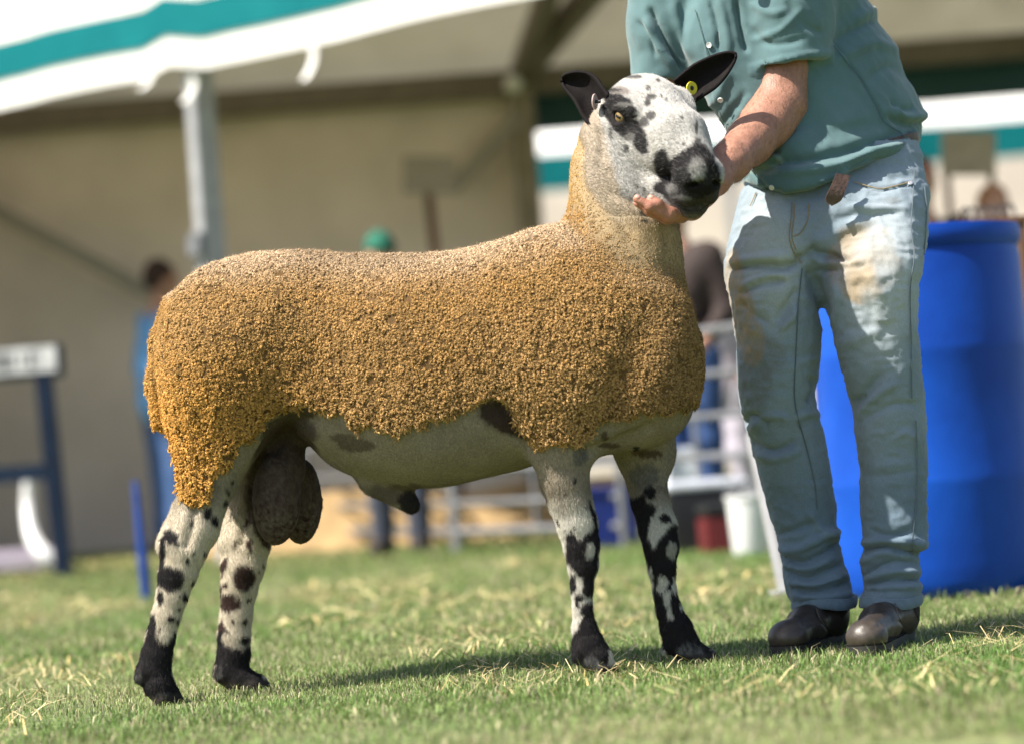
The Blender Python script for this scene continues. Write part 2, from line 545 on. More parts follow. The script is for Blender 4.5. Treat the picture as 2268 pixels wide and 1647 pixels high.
# ------------------------------------------------------------------ ground and grass
def ground():
    m, nt, bs = material('turf')
    N = nt.nodes.new; Lk = nt.links.new
    tc = N('ShaderNodeTexCoord')
    n1 = N('ShaderNodeTexNoise'); n1.inputs['Scale'].default_value = 1.6; n1.inputs['Detail'].default_value = 6
    n2 = N('ShaderNodeTexNoise'); n2.inputs['Scale'].default_value = 26; n2.inputs['Detail'].default_value = 5
    r1 = N('ShaderNodeValToRGB'); r2 = N('ShaderNodeValToRGB')
    r1.color_ramp.elements[0].position = .35; r1.color_ramp.elements[0].color = (.11, .165, .05, 1)
    r1.color_ramp.elements[1].position = .66; r1.color_ramp.elements[1].color = (.20, .215, .09, 1)
    r2.color_ramp.elements[0].position = .36; r2.color_ramp.elements[0].color = (.45, .45, .40, 1)
    r2.color_ramp.elements[1].position = .68; r2.color_ramp.elements[1].color = (1.25, 1.2, 1.1, 1)
    mx = N('ShaderNodeMix'); mx.data_type = 'RGBA'; mx.blend_type = 'MULTIPLY'; mx.inputs[0].default_value = 1
    for n in (n1, n2): Lk(tc.outputs['Object'], n.inputs['Vector'])
    Lk(n1.outputs['Fac'], r1.inputs[0]); Lk(n2.outputs['Fac'], r2.inputs[0])
    Lk(r1.outputs[0], mx.inputs[6]); Lk(r2.outputs[0], mx.inputs[7]); Lk(mx.outputs[2], bs.inputs['Base Color'])
    bs.inputs['Roughness'].default_value = .95
    b = N('ShaderNodeBump'); b.inputs['Strength'].default_value = .6; b.inputs['Distance'].default_value = .02
    Lk(n2.outputs['Fac'], b.inputs['Height']); Lk(b.outputs[0], bs.inputs['Normal'])
    o = mesh_obj('ground', [(-150, -40, 0), (150, -40, 0), (150, 260, 0), (-150, 260, 0)], [(0, 1, 2, 3)], m, None, False)
    o['kind'] = 'structure'

def blades(name, n, y0, y1, hmin, hmax, w0, seed, cols, lean=.6, margin=.7, dens_pow=1.0, flat=False, keep=None):
    g = np.random.default_rng(seed)
    y = y0 + (y1 - y0) * g.random(n) ** dens_pow
    half = (y + 6) * (1134 / FQ) + margin + .02 * (y + 6)
    x = (g.random(n) * 2 - 1) * half
    if keep is not None:
        k = keep(x, y, g); x, y = x[k], y[k]; n = len(x)
    p = np.stack([x, y, np.zeros(n)], 1)
    pat = .5 + .5 * vnoise(p, 2.2, seed + 1)
    fine = .5 + .5 * vnoise(p, 14, seed + 2)
    h = (hmin + (hmax - hmin) * g.random(n) ** 1.8) * (.65 + .7 * fine)
    az = g.random(n) * 6.283; ln = lean * (.15 + g.random(n))
    dr = np.stack([np.cos(az), np.sin(az), np.zeros(n)], 1)
    sd_ = np.stack([-np.sin(az), np.cos(az), np.zeros(n)], 1)
    tw = g.normal(0, .9, n); sd_ = sd_ * np.cos(tw)[:, None] + dr * np.sin(tw)[:, None]
    w = w0 * (.6 + .8 * g.random(n))
    up = np.array([0, 0, 1.0])
    hh = h[:, None]; l = ln[:, None]
    if flat:
        a = p + up * .012; m_ = p + dr * hh * .5 + up * (.02 + .015 * g.random(n))[:, None]; t = p + dr * hh + up * (.012 + .03 * g.random(n))[:, None]
    else:
        a = p - up * .004; m_ = p + up * hh * .58 + dr * hh * l * .35; t = p + up * hh * (1 - .35 * l) + dr * hh * l
    W = w[:, None]
    if flat:
        V = np.stack([a - sd_ * W, a + sd_ * W, m_ - sd_ * W * .8, m_ + sd_ * W * .8, t - sd_ * W * .8, t + sd_ * W * .8], 1)
        F = (np.arange(n)[:, None, None] * 6 + np.array([[0, 1, 3, 2], [2, 3, 5, 4]])[None]).reshape(-1, 4)
    else:   # three triangles a blade
        V = np.stack([a - sd_ * W, a + sd_ * W, m_ - sd_ * W * .85, m_ + sd_ * W * .85, t, t], 1)[:, :5]
        F = (np.arange(n)[:, None, None] * 5 + np.array([[0, 1, 3], [0, 3, 2], [2, 3, 4]])[None]).reshape(-1, 3)
    r = g.random(n)
    c = np.array(cols[0])[None] * (1 - pat[:, None]) + np.array(cols[1])[None] * pat[:, None]
    dry = (r < cols[3] * (.4 + 1.3 * pat))
    c[dry] = np.array(cols[2]) * (.7 + .5 * g.random(dry.sum()))[:, None]
    c *= (.45 + 1.05 * g.random(n))[:, None]
    cv = np.repeat(c[:, None], V.shape[1], 1)
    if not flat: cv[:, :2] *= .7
    return V.reshape(-1, 3), F, cv.reshape(-1, 3)

def grass():
    gm = mat_attr('grass_blade', rough=.55, var=.1, vscale=30, spec=.35, trans=.35)
    sm = mat_attr('straw_stalk', rough=.6, var=.15, vscale=80, spec=.3)
    C = ((.135, .250, .055), (.265, .315, .115), (.46, .40, .25), .22)
    def worn(x, y, g):
        k = vnoise(np.stack([x, y * .7, 0 * x], 1), 2.6, 55) + .5 * vnoise(np.stack([x, y, 0 * x], 1), 9, 56)
        return (k > -.42) | (g.random(len(x)) < .4)
    near = blades('g', 225000, -1.75, 1.3, .008, .027, .0010, 1, C, lean=1.1, keep=worn)
    mid = blades('g', 95000, 1.3, 6.0, .015, .038, .0022, 2, C, lean=1.0)
    far = blades('g', 48000, 6.0, 13.0, .02, .04, .005, 3, ((.145, .225, .060), (.215, .260, .090), (.42, .37, .21), .14), lean=1.0)
    def tall(x, y, g): return (vnoise(np.stack([x, y, 0 * x], 1), 3.5, 77) > .05)
    tl = blades('g', 22000, -1.6, 1.8, .016, .050, .0016, 4, C, lean=1.0, keep=tall)
    vs_, fs_, cs_ = [], [], []; o = 0
    for v, f, c in (near, mid, far, tl):
        vs_.append(v); fs_.append(f + o); cs_.append(c); o += len(v)
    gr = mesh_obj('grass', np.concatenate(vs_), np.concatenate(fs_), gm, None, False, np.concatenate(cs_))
    tag(gr, 'short mown green lawn grass covering the show field', 'grass', kind='stuff')
    S_ = ((.52, .42, .20), (.60, .50, .28), (.46, .35, .15), .3)
    def patch(x, y, g): return (vnoise(np.stack([x, y * .6, 0 * x], 1), 1.6, 91) + .25 * g.random(len(x)) > .42)
    s1 = blades('s', 5000, -1.2, 2.2, .03, .13, .0013, 11, S_, flat=True, keep=patch)
    s2 = blades('s', 7000, 2.2, 11.0, .06, .22, .0035, 12, S_, flat=True, keep=patch)
    v = np.concatenate([s1[0], s2[0]]); f = np.concatenate([s1[1], s2[1] + len(s1[0])]); c = np.concatenate([s1[2], s2[2]])
    st = mesh_obj('straw', v, f, sm, None, False, c)
    tag(st, 'loose yellow straw stalks scattered over the lawn', 'straw', kind='stuff')

ground()
grass()
# ------------------------------------------------------------------ marquees
PVC = mat_noise('white_canvas', (.72, .71, .68, 1), (.82, .81, .78, 1), 3.0, .5, trans=.12)
ROOF = mat_noise('white_roof_canvas', (.74, .70, .63, 1), (.82, .78, .71, 1), 3.0, .5, trans=.36)
TEAL = mat_noise('teal_canvas', (.003, .118, .135, 1), (.006, .145, .16, 1), 4.0, .7, spec=.08)
BACKLIT_TEAL = mat_noise('backlit_teal_canvas', (.004, .05, .055, 1), (.006, .06, .065, 1), 4.0, .6)  # teal canvas seen against the light, its shade put into the colour
LINER = mat_noise('beige_canvas', (.62, .535, .48, 1), (.75, .65, .585, 1), 2.2, .8, detail=8)
ALU = mat_noise('dull_aluminium', (.30, .30, .31, 1), (.42, .42, .43, 1), 12, .5, metal=.35)
DARKSTEEL = mat_noise('brown_steel', (.13, .105, .082, 1), (.17, .14, .11, 1), 9, .6)
GALV = mat_noise('galvanised_steel', (.13, .135, .145, 1), (.20, .205, .22, 1), 30, .5, metal=.3)
NAVY = mat_noise('navy_paint', (.005, .012, .030, 1), (.008, .018, .042, 1), 14, .5, spec=.2)
BLUEP = mat_noise('blue_paint', (.006, .035, .20, 1), (.010, .050, .26, 1), 14, .4)
WOOD = mat_noise('brown_wood', (.10, .045, .022, 1), (.16, .075, .038, 1), 14, .7, stretch=(1, 1, .1))
WHITEP = mat_noise('white_plastic', (.62, .62, .62, 1), (.74, .74, .75, 1), 9, .35)

EA = np.array([-2.83, 9.0]); EDIR = np.array([.765, -.644]); ENRM = np.array([-.644, -.765])
def ev(s, z, out=0.0):
    p = EA + EDIR * s + ENRM * out
    return np.array([p[0], p[1], z])

def marquee():
    root = empty('marquee', (-1.0, 9.5, 0))
    tag(root, 'large white marquee with teal stripe along its eave and beige back wall', 'marquee')
    S = np.linspace(-4.5, 9.5, 61)
    def wob(s, z, a=.016): return a * math.sin(5.1 * s + 1.3 * z) + .5 * a * math.sin(13.7 * s)
    def joint(s): return .045 * math.exp(-((s - 1.55) / .10)**2)
    def strip(z0, z1, out, mat, name, par, th=.004):
        g = [[ev(s, z + joint(s) * .9 + .012 * math.sin(2.2 * s), out + wob(s, z) + joint(s)) for z in np.linspace(z0, z1, 5)] for s in S]
        mb = MB(); mb.sheet(g, th)
        return mb.build(name, mat, par, True)
    va = strip(2.55, 2.915, .0, PVC, 'valance', root)
    strip(2.71, 2.905, .012, TEAL, 'teal_stripe', va, .003)
    # roof, seen from below as the ceiling
    yb = 11.3
    g = []
    for s in S:
        e = ev(s, 2.915)
        row = []
        back = np.array([e[0] * 1.0 + .6, yb + .15, 2.88])
        for t in np.linspace(0, 1, 9):
            z = 2.915 + 1.15 * math.sin(math.pi * t) ** .8 * (1 if t < 1 else 0) - .10 * math.sin(2 * math.pi * t) ** 2
            p = e * (1 - t) + back * t
            row.append((p[0], p[1], z))
        g.append(row)
    mb = MB(); mb.sheet(g, .006); mb.build('roof', ROOF, root, True)
    # back wall in panels
    for i, (a, b) in enumerate([(-6.0, -3.9), (-3.9, -1.9), (-1.9, .12)]):
        gr = [[(x, yb + .02 * math.sin(4 * x + z) + .012 * math.sin(11 * x), z) for z in np.linspace(0.02, 2.83, 9)] for x in np.linspace(a + .004, b - .004, 13)]
        mb = MB(); mb.sheet(gr, .004); mb.build('wall_panel', LINER, root, True)
    gr = [[ev(x, z, -.05 + .02 * math.sin(4 * x + z)) for z in np.linspace(0.02, 2.7, 7)] for x in np.linspace(-4.5, -.75, 16)]  # unseen panel added across the front to keep sun off the back wall
    mb = MB(); mb.sheet(gr, .004); mb.build('wall_panel', PVC, root, True)
    mb = MB(); mb.beam((-6.2, yb - .06, 2.80), (.3, yb - .06, 2.80), .12, .16); mb.build('eave_beam', DARKSTEEL, root)
    mb = MB(); mb.beam((.3, yb - .06, 2.80), (7.0, yb - .06, 2.80), .12, .16); mb.build('eave_beam', DARKSTEEL, root)
    # back valance hanging at the open end
    gr = [[(x, yb + .10 + .02 * math.sin(5 * x), z) for z in np.linspace(2.50, 2.74, 4)] for x in np.linspace(.25, 7.0, 40)]
    mb = MB(); mb.sheet(gr, .004); mb.build('back_valance', BACKLIT_TEAL, root, True)
    # poles
    for s in (1.62, 8.9):
        b = ev(s, 0, -.12); t = ev(s, 2.86, -.12)
        rz = math.atan2(EDIR[1], EDIR[0])
        mb = MB(); mb.box((b[0], b[1], 1.43), (.075, .15, 2.86), rz, .006); po = mb.build('pole', ALU, root)
        mb = MB(); mb.box((b[0], b[1], .012), (.26, .26, .02), rz); mb.build('base_plate', DARKSTEEL, po)
        c = ev(s, 1.65, -.02); mb = MB(); mb.box((c[0], c[1], 1.65), (.10, .05, .12), rz, .008); mb.build('clamp', GALV, po)
    mb = MB(); mb.box((.19, yb - .08, 1.41), (.15, .14, 2.80), 0, .006); mb.build('pole', mat_noise('tan_steel', (.20, .17, .12, 1), (.26, .22, .17, 1), 9, .6), root)
    # rafters and wall braces
    for x0, x1, y1 in ((.19, 1.55, 7.2), (.19, .75, 7.2), (3.5, 4.6, 6.0), (-3.9, -3.5, 10.4)):
        mb = MB(); mb.beam((x0, yb - .10, 2.84), (x1, y1, 3.72 if y1 < 9 else 3.1), .11, .14); mb.build('rafter', DARKSTEEL, root)
    brace = mat_noise('brace_steel', (.24, .22, .185, 1), (.30, .275, .235, 1), 9, .6)
    a, b = P(-60, 440, 17.1), P(345, 655, 17.1); mb = MB(); mb.beam(a, b, .05, .09); mb.build('wall_brace', brace, root)
    a, b = P(1000, 420, 17.15), P(1150, 260, 17.15); mb = MB(); mb.beam(a, b, .05, .09); mb.build('wall_brace', brace, root)
    # loose white eave straps
    for s, dz, ln in ((-.35, 0, .17), (1.40, .02, .10), (1.72, -.06, .13), (2.585, .0, .20), (-1.6, 0, .18)):
        p0 = ev(s, 2.57 + dz, .03)
        pts = [p0 + np.array([.02 * math.sin(3 * t), 0, -ln * t]) - np.array([.05 * t * t, 0, 0]) for t in np.linspace(0, 1, 7)]
        gg = [[p + np.array([EDIR[0], EDIR[1], 0]) * k for k in (-.022, 0, .022)] for p in pts]
        mb = MB(); mb.sheet(gg, .006); mb.build('strap', PVC, root, True)
    ball_mat, nt, bs = material('highlight_white'); bs.inputs['Base Color'].default_value = (.75, .75, .75, 1); bs.inputs['Roughness'].default_value = .2  # pale ball standing in for a blurred highlight near the pole top
    c = P(1137, 187, 17.0)
    v, f = ico(c, (.06, .05, .06), 2); mesh_obj('highlight_ball', v, f, ball_mat, root)
    return root

def far_marquee():
    root = empty('marquee', (3, 24, 0))
    tag(root, 'second white and teal marquee in sunlight beyond the open end of the large one', 'marquee')
    y = 22.0
    def zq(qy, qx): return P(qx, qy, y + 6)[2]
    z0, z1, z2, z3 = zq(420, 1260), zq(338, 1260), zq(250, 1260) , zq(215, 1260)
    X = np.linspace(-1.5, 9.5, 45)
    w = lambda x: .03 * math.sin(3 * x)
    mb = MB(); mb.sheet([[(x, y + w(x), z) for z in np.linspace(z0, z1, 4)] for x in X], .005); mb.build('valance', TEAL, root, True)
    mb = MB(); mb.sheet([[(x, y + .03 + w(x) + (z - z1) * .9, z) for z in np.linspace(z1 - .02, z1 + 1.5, 6)] for x in X], .005); mb.build('roof', PVC, root, True)
    for x in (-1.2, 2.4, 6.0, 9.2):
        mb = MB(); mb.beam((x, y + .1, 0), (x, y + .1, z1), .09); mb.build('pole', ALU, root)
    mb = MB(); mb.sheet([[(x, y + 5.0, z) for z in np.linspace(0.02, z1 + .6, 4)] for x in X], .005); mb.build('wall_panel', LINER, root, True)

marquee()
far_marquee()

# ------------------------------------------------------------------ showground furniture
def trestle():
    d = gd(140, 1278)
    root = empty('display_stand', tuple(P(140, 1278, d)))
    tag(root, 'navy steel frame carrying a worn white lettered board along its top rail', 'sign frame')
    b = P(143, 1278, d); b[2] = 0
    h = 1.03
    L = 1.7
    dx = np.array([-1, .10, 0]); dx /= np.linalg.norm(dx)
    p1 = b; p2 = b + dx * L
    for p in (p1, p2):
        mb = MB(); mb.beam(p, p + np.array([-.035, 0, h]), .085, .075, (0, 1, 0), .004); mb.build('post', NAVY, root)
    z = .545
    mb = MB(); mb.beam(p1 + np.array([-.02, 0, z]), p2 + np.array([0, 0, z]), .06, .085); mb.build('cross_rail', NAVY, root)
    a = p1 - dx * .10 + np.array([-.03, 0, h + .075]); c = p2 + dx * .1 + np.array([0, 0, h + .075])
    mb = MB(); mb.beam(a, c, .05, .165, (0, 0, 1), .006); bd = mb.build('board', NAVY, root)
    mb = MB(); mb.beam(a + np.array([-.03, -.028, .012]), c + np.array([.03, -.028, .012]), .006, .128); fc = mb.build('board_face', mat_noise('worn_white_paint', (.30, .30, .31, 1), (.62, .62, .62, 1), 16, .6), bd)
    # the lettering on the board is too blurred to read: dark worn strokes
    ink = plain('faded_black_paint', (.03, .03, .035, 1), .7)
    u = (c - a) / np.linalg.norm(c - a)
    g = np.random.default_rng(5)
    x = .16
    while x < 1.5:
        w = .012 + .012 * g.random()
        m0 = a + u * x + np.array([0, -.0345, .012])
        mb = MB(); mb.box(m0 + np.array([0, 0, .0]), (w, .004, .06 + .03 * g.random()), 0); mb.build('painted_stroke', ink, fc)
        x += .03 + .05 * g.random()
    return root

def curved_pipe():
    pts = spline([P(66, 1050, 14.6), P(62, 1110, 14.6), P(70, 1180, 14.5), P(95, 1225, 14.4), P(118, 1240, 14.4)], 24)
    pts[:, 2] = np.maximum(pts[:, 2], .035)
    root = empty('plastic_trough', tuple(pts[-1]))
    tag(root, 'white curved plastic trough leg on the grass behind the navy frame', 'trough')
    mb = MB(); mb.tube(pts, np.linspace(.030, .05, 24), 12); mb.build('leg', WHITEP, root, True)
    mb = MB(); mb.box(P(20, 1235, 14.8) * np.array([1, 1, 0]) + np.array([-.05, 0, .07]), (.75, .3, .13), .1, .03); mb.build('tray', plain('pale_mauve_plastic', srgb(175, 165, 180), .5), root, True)

def blue_stake():
    d = gd(327, 1330)
    b = P(326, 1330, d); b[2] = 0
    root = empty('stake', tuple(b)); tag(root, 'short bright blue fence stake in the grass', 'stake')
    mb = MB()
    prof = [(.021, 0), (.021, .18), (.017, .30), (.012, .47), (.010, .475)]
    mb.lathe(b, prof, 14, (-.03, 0, 1)); mb.build('shaft', BLUEP, root, True)
    mb = MB(); mb.lathe(b + np.array([-.012, 0, .40]), [(.018, 0), (.019, .006), (.018, .012)], 14); mb.build('collar', BLUEP, root, True)

def barrel():
    base = P(2078, 1313, 7.67); base[2] = 0
    root = empty('barrel', tuple(base)); tag(root, 'tall bright blue plastic drum standing behind the handler', 'barrel')
    R = .300; H = 1.025
    prof = [(R * .90, 0), (R * .955, .012), (R * .985, .05), (R, .10), (R, .30), (R * 1.008, .315), (R * 1.008, .335), (R, .35), (R, .66), (R * 1.008, .675), (R * 1.008, .695), (R, .71), (R * .995, H - .09), (R * .975, H - .06)]
    m = mat_noise('blue_drum_plastic', (.002, .036, .27, 1), (.006, .080, .48, 1), 2.2, .45, spec=.25, bump=.08, bscale=25, detail=9)
    mb = MB(); mb.lathe(base, prof, 64); mb.build('shell', m, root, True)
    mb = MB(); mb.lathe(base, [(R * .90, H - .062), (R * .985, H - .060), (R * 1.015, H - .045), (R * 1.02, H - .02), (R * 1.0, H), (R * .94, H + .002), (R * .93, H - .02), (R * .90, H - .03)], 64); mb.build('rim', m, root, True)

def hurdle(name_label, p0, p1, h=.95, rails=6, group='sheep hurdles behind the ram'):
    p0 = np.array(p0, float); p1 = np.array(p1, float)
    root = empty('hurdle', tuple(p0)); tag(root, name_label, 'hurdle', group)
    for p in (p0, p1):
        mb = MB(); mb.tube([p, p + np.array([0, 0, h])], .021, 10); mb.build('upright', GALV, root, True)
    for i in range(rails):
        z = .10 + (h - .12) * (i / (rails - 1)) ** 1.12
        mb = MB(); mb.tube([p0 + np.array([0, 0, z]), p1 + np.array([0, 0, z])], .016 if i not in (0, rails - 1) else .02, 10); mb.build('rail', GALV, root, True)
    m = (p0 + p1) / 2
    mb = MB(); mb.tube([m + np.array([0, .0, .1]), m + np.array([0, 0, h])], .013, 8); mb.build('stay', GALV, root, True)
    return root

def pens():
    hurdle('galvanised sheep hurdle closing the straw pen under the ram\'s belly', ground_at(690, 1215) * [1, 1, 0], ground_at(1010, 1222) * [1, 1, 0])
    hurdle('galvanised sheep hurdle seen between the ram\'s front and hind legs', ground_at(1015, 1222) * [1, 1, 0], ground_at(1385, 1212) * [1, 1, 0])
    hurdle('galvanised sheep hurdle beside the handler, nearest the white bucket', ground_at(1440, 1212) * [1, 1, 0], ground_at(1690, 1215) * [1, 1, 0])
    hurdle('galvanised sheep hurdle far back in the pens', P(1180, 1180, 16) * [1, 1, 0], P(1760, 1180, 15.5) * [1, 1, 0])
    # straw bedding heaps in the pens
    sm = mat_noise('straw_bedding', (.15, .10, .045, 1), (.42, .28, .13, 1), 7, .85, bump=.8, bscale=60)
    for (qx, d, rx, ry, rz, lb) in ((790, 15.2, 1.0, .6, .40, 'golden straw heap in the pen below the ram\'s belly'), (1240, 15.3, 1.5, .6, .36, 'golden straw heap behind the hurdle between the ram\'s legs'), (1560, 15.4, .9, .6, .32, 'golden straw heap beside the standing people')):
        c = P(qx, 1100, d); c[2] = -.05
        n, m_ = 26, 14
        g = [[(c[0] + rx * math.cos(2 * math.pi * i / n) * t, c[1] + ry * math.sin(2 * math.pi * i / n) * t,
               -.02 + rz * (1 - t * t) * (.85 + .3 * math.sin(7 * i + 5 * t) * t) ) for t in np.linspace(1, 0.02, m_)] for i in range(n + 1)]
        mb = MB(); mb.sheet(g); o = mb.build('straw_heap', sm, None, True); tag(o, lb, 'straw', kind='stuff')

def bucket(qx, qy, d, r, h, mat, lb):
    b = P(qx, qy, d); b[2] = 0
    root = empty('bucket', tuple(b)); tag(root, lb, 'bucket')
    mb = MB(); mb.lathe(b, [(r * .80, 0), (r * .84, .01), (r * .98, h * .93), (r * 1.05, h * .94), (r * 1.05, h), (r * .96, h), (r * .78, .03)], 32); mb.build('shell', mat, root, True)
    pts = [b + np.array([r * 1.03 * math.cos(t), 0, h * .95 + r * .8 * math.sin(t)]) for t in np.linspace(0, math.pi, 18)]
    mb = MB(); mb.tube(pts, .005, 8); mb.build('handle', GALV, root, True)

def sign_post():
    d = 15.6
    b = P(968, 700, d); b[2] = 0
    t = P(950, 440, d)
    root = empty('sign', tuple(b)); tag(root, 'grey notice board on a brown wooden post inside the marquee', 'sign')
    mb = MB(); mb.beam(b + np.array([.07, 0, 0]), t + np.array([.0, .03, .05]), .055, .055, (0, 1, 0), .004); mb.build('post', WOOD, root)
    c = P(952, 388, d - .04)
    mb = MB(); mb.box(c, (.31, .02, .215), 0, .004, axes=np.array([RGT, FWD * [1, 1, 0] / np.linalg.norm(FWD[:2]), UPV])); mb.build('board', plain('grey_board', srgb(150, 140, 130), .7), root)

def kit_boxes():
    dk = plain('black_plastic', (.012, .012, .014, 1), .5); rd = plain('dark_red_plastic', (.10, .008, .012, 1), .5); bl = plain('royal_blue_plastic', (.006, .02, .16, 1), .5)
    lt = plain('pale_lid_plastic', srgb(215, 218, 226), .4)
    def boxx(qx, qy, d, s, mat, lid, lb, rz=.15):
        b = P(qx, qy, d); b[2] = 0
        root = empty('kit_box', tuple(b)); tag(root, lb, 'box')
        mb = MB(); mb.box(b + np.array([0, 0, s[2] / 2]), s, rz, .015); mb.build('tub', mat, root, True)
        mb = MB(); mb.box(b + np.array([0, 0, s[2] + .021]), (s[0] * 1.05, s[1] * 1.05, .04), rz, .012); mb.build('lid', lid, root, True)
    boxx(1560, 1190, 11.6, (.34, .28, .26), dk, lt, 'black kit box with a pale lid beside the hurdle')
    boxx(1610, 1195, 11.2, (.20, .22, .16), rd, dk, 'dark red kit box with a black lid next to the white bucket')
    boxx(1335, 1190, 12.6, (.30, .26, .24), bl, bl, 'royal blue kit box between the ram\'s front legs')
    boxx(1545, 1180, 12.4, (.26, .2, .40), lt, lt, 'tall pale kit box behind the black one')

def leaning_post():
    b = ground_at(1738, 1322) * np.array([1, 1, 0]); t = P(1662, 960, 8.25)
    root = empty('post', tuple(b)); tag(root, 'pale grey metal prop leaning behind the handler\'s leg', 'post')
    m = mat_noise('pale_grey_paint', (.27, .27, .27, 1), (.34, .34, .335, 1), 12, .5)
    mb = MB(); mb.beam(b, t, .030, .030, (0, 1, 0), .004); mb.build('tube', m, root)
    mb = MB(); mb.box(b + np.array([0, 0, .012]), (.08, .08, .018), .2, .004); mb.build('foot', m, root)

def stall():
    root = empty('stall_board', tuple(P(2140, 480, 13.5) * np.array([1, 1, 0]))); tag(root, 'pale taupe notice board on legs behind the drum', 'sign')
    c = P(2145, 340, 13.5)
    mb = MB(); mb.box(c, (.27, .03, .22), 0, .005, axes=np.array([RGT, np.array([0, 1.0, 0]), UPV])); mb.build('board', plain('taupe_board', srgb(160, 148, 132), .7), root)
    for s in (-.11, .11):
        mb = MB(); mb.beam((c[0] + s, c[1] + .03, 0), (c[0] + s, c[1] + .03, c[2] - .05), .03); mb.build('leg', WOOD, root)
    b = P(2185, 475, 8.6)
    root = empty('basket', tuple(b * np.array([1, 1, 0]))); tag(root, 'dark wire rack on a low stand behind the drum', 'rack')
    dk = plain('dark_wire', (.05, .045, .045, 1), .5, .5)
    for k in range(7):
        x0 = b[0] - .07 + k * .024
        pts = [(x0, b[1] + .10 * math.cos(t), b[2] - .02 + .045 * math.sin(t)) for t in np.linspace(0, math.pi, 12)]
        mb = MB(); mb.tube(pts, .004, 6); mb.build('hoop', dk, root, True)
    mb = MB(); mb.box((b[0], b[1], b[2] - .03), (.22, .24, .02), 0, .004); mb.build('shelf', WOOD, root)
    for sx in (-.09, .09):
        for sy in (-.1, .1):
            mb = MB(); mb.beam((b[0] + sx, b[1] + sy, 0), (b[0] + sx, b[1] + sy, b[2] - .041), .025); mb.build('leg', WOOD, root)

trestle(); curved_pipe(); blue_stake(); barrel(); pens(); sign_post(); kit_boxes(); leaning_post(); stall()
bucket(1662, 1205, 10.8, .085, .24, WHITEP, 'white plastic bucket on the grass beside the handler\'s boots')

# ------------------------------------------------------------------ people in the background
def colmat(name, c, rough=.85):
    return mat_noise(name, tuple(x * .8 for x in c[:3]) + (1,), tuple(min(1, x * 1.2) for x in c[:3]) + (1,), 14, rough, bump=.3, bscale=50)

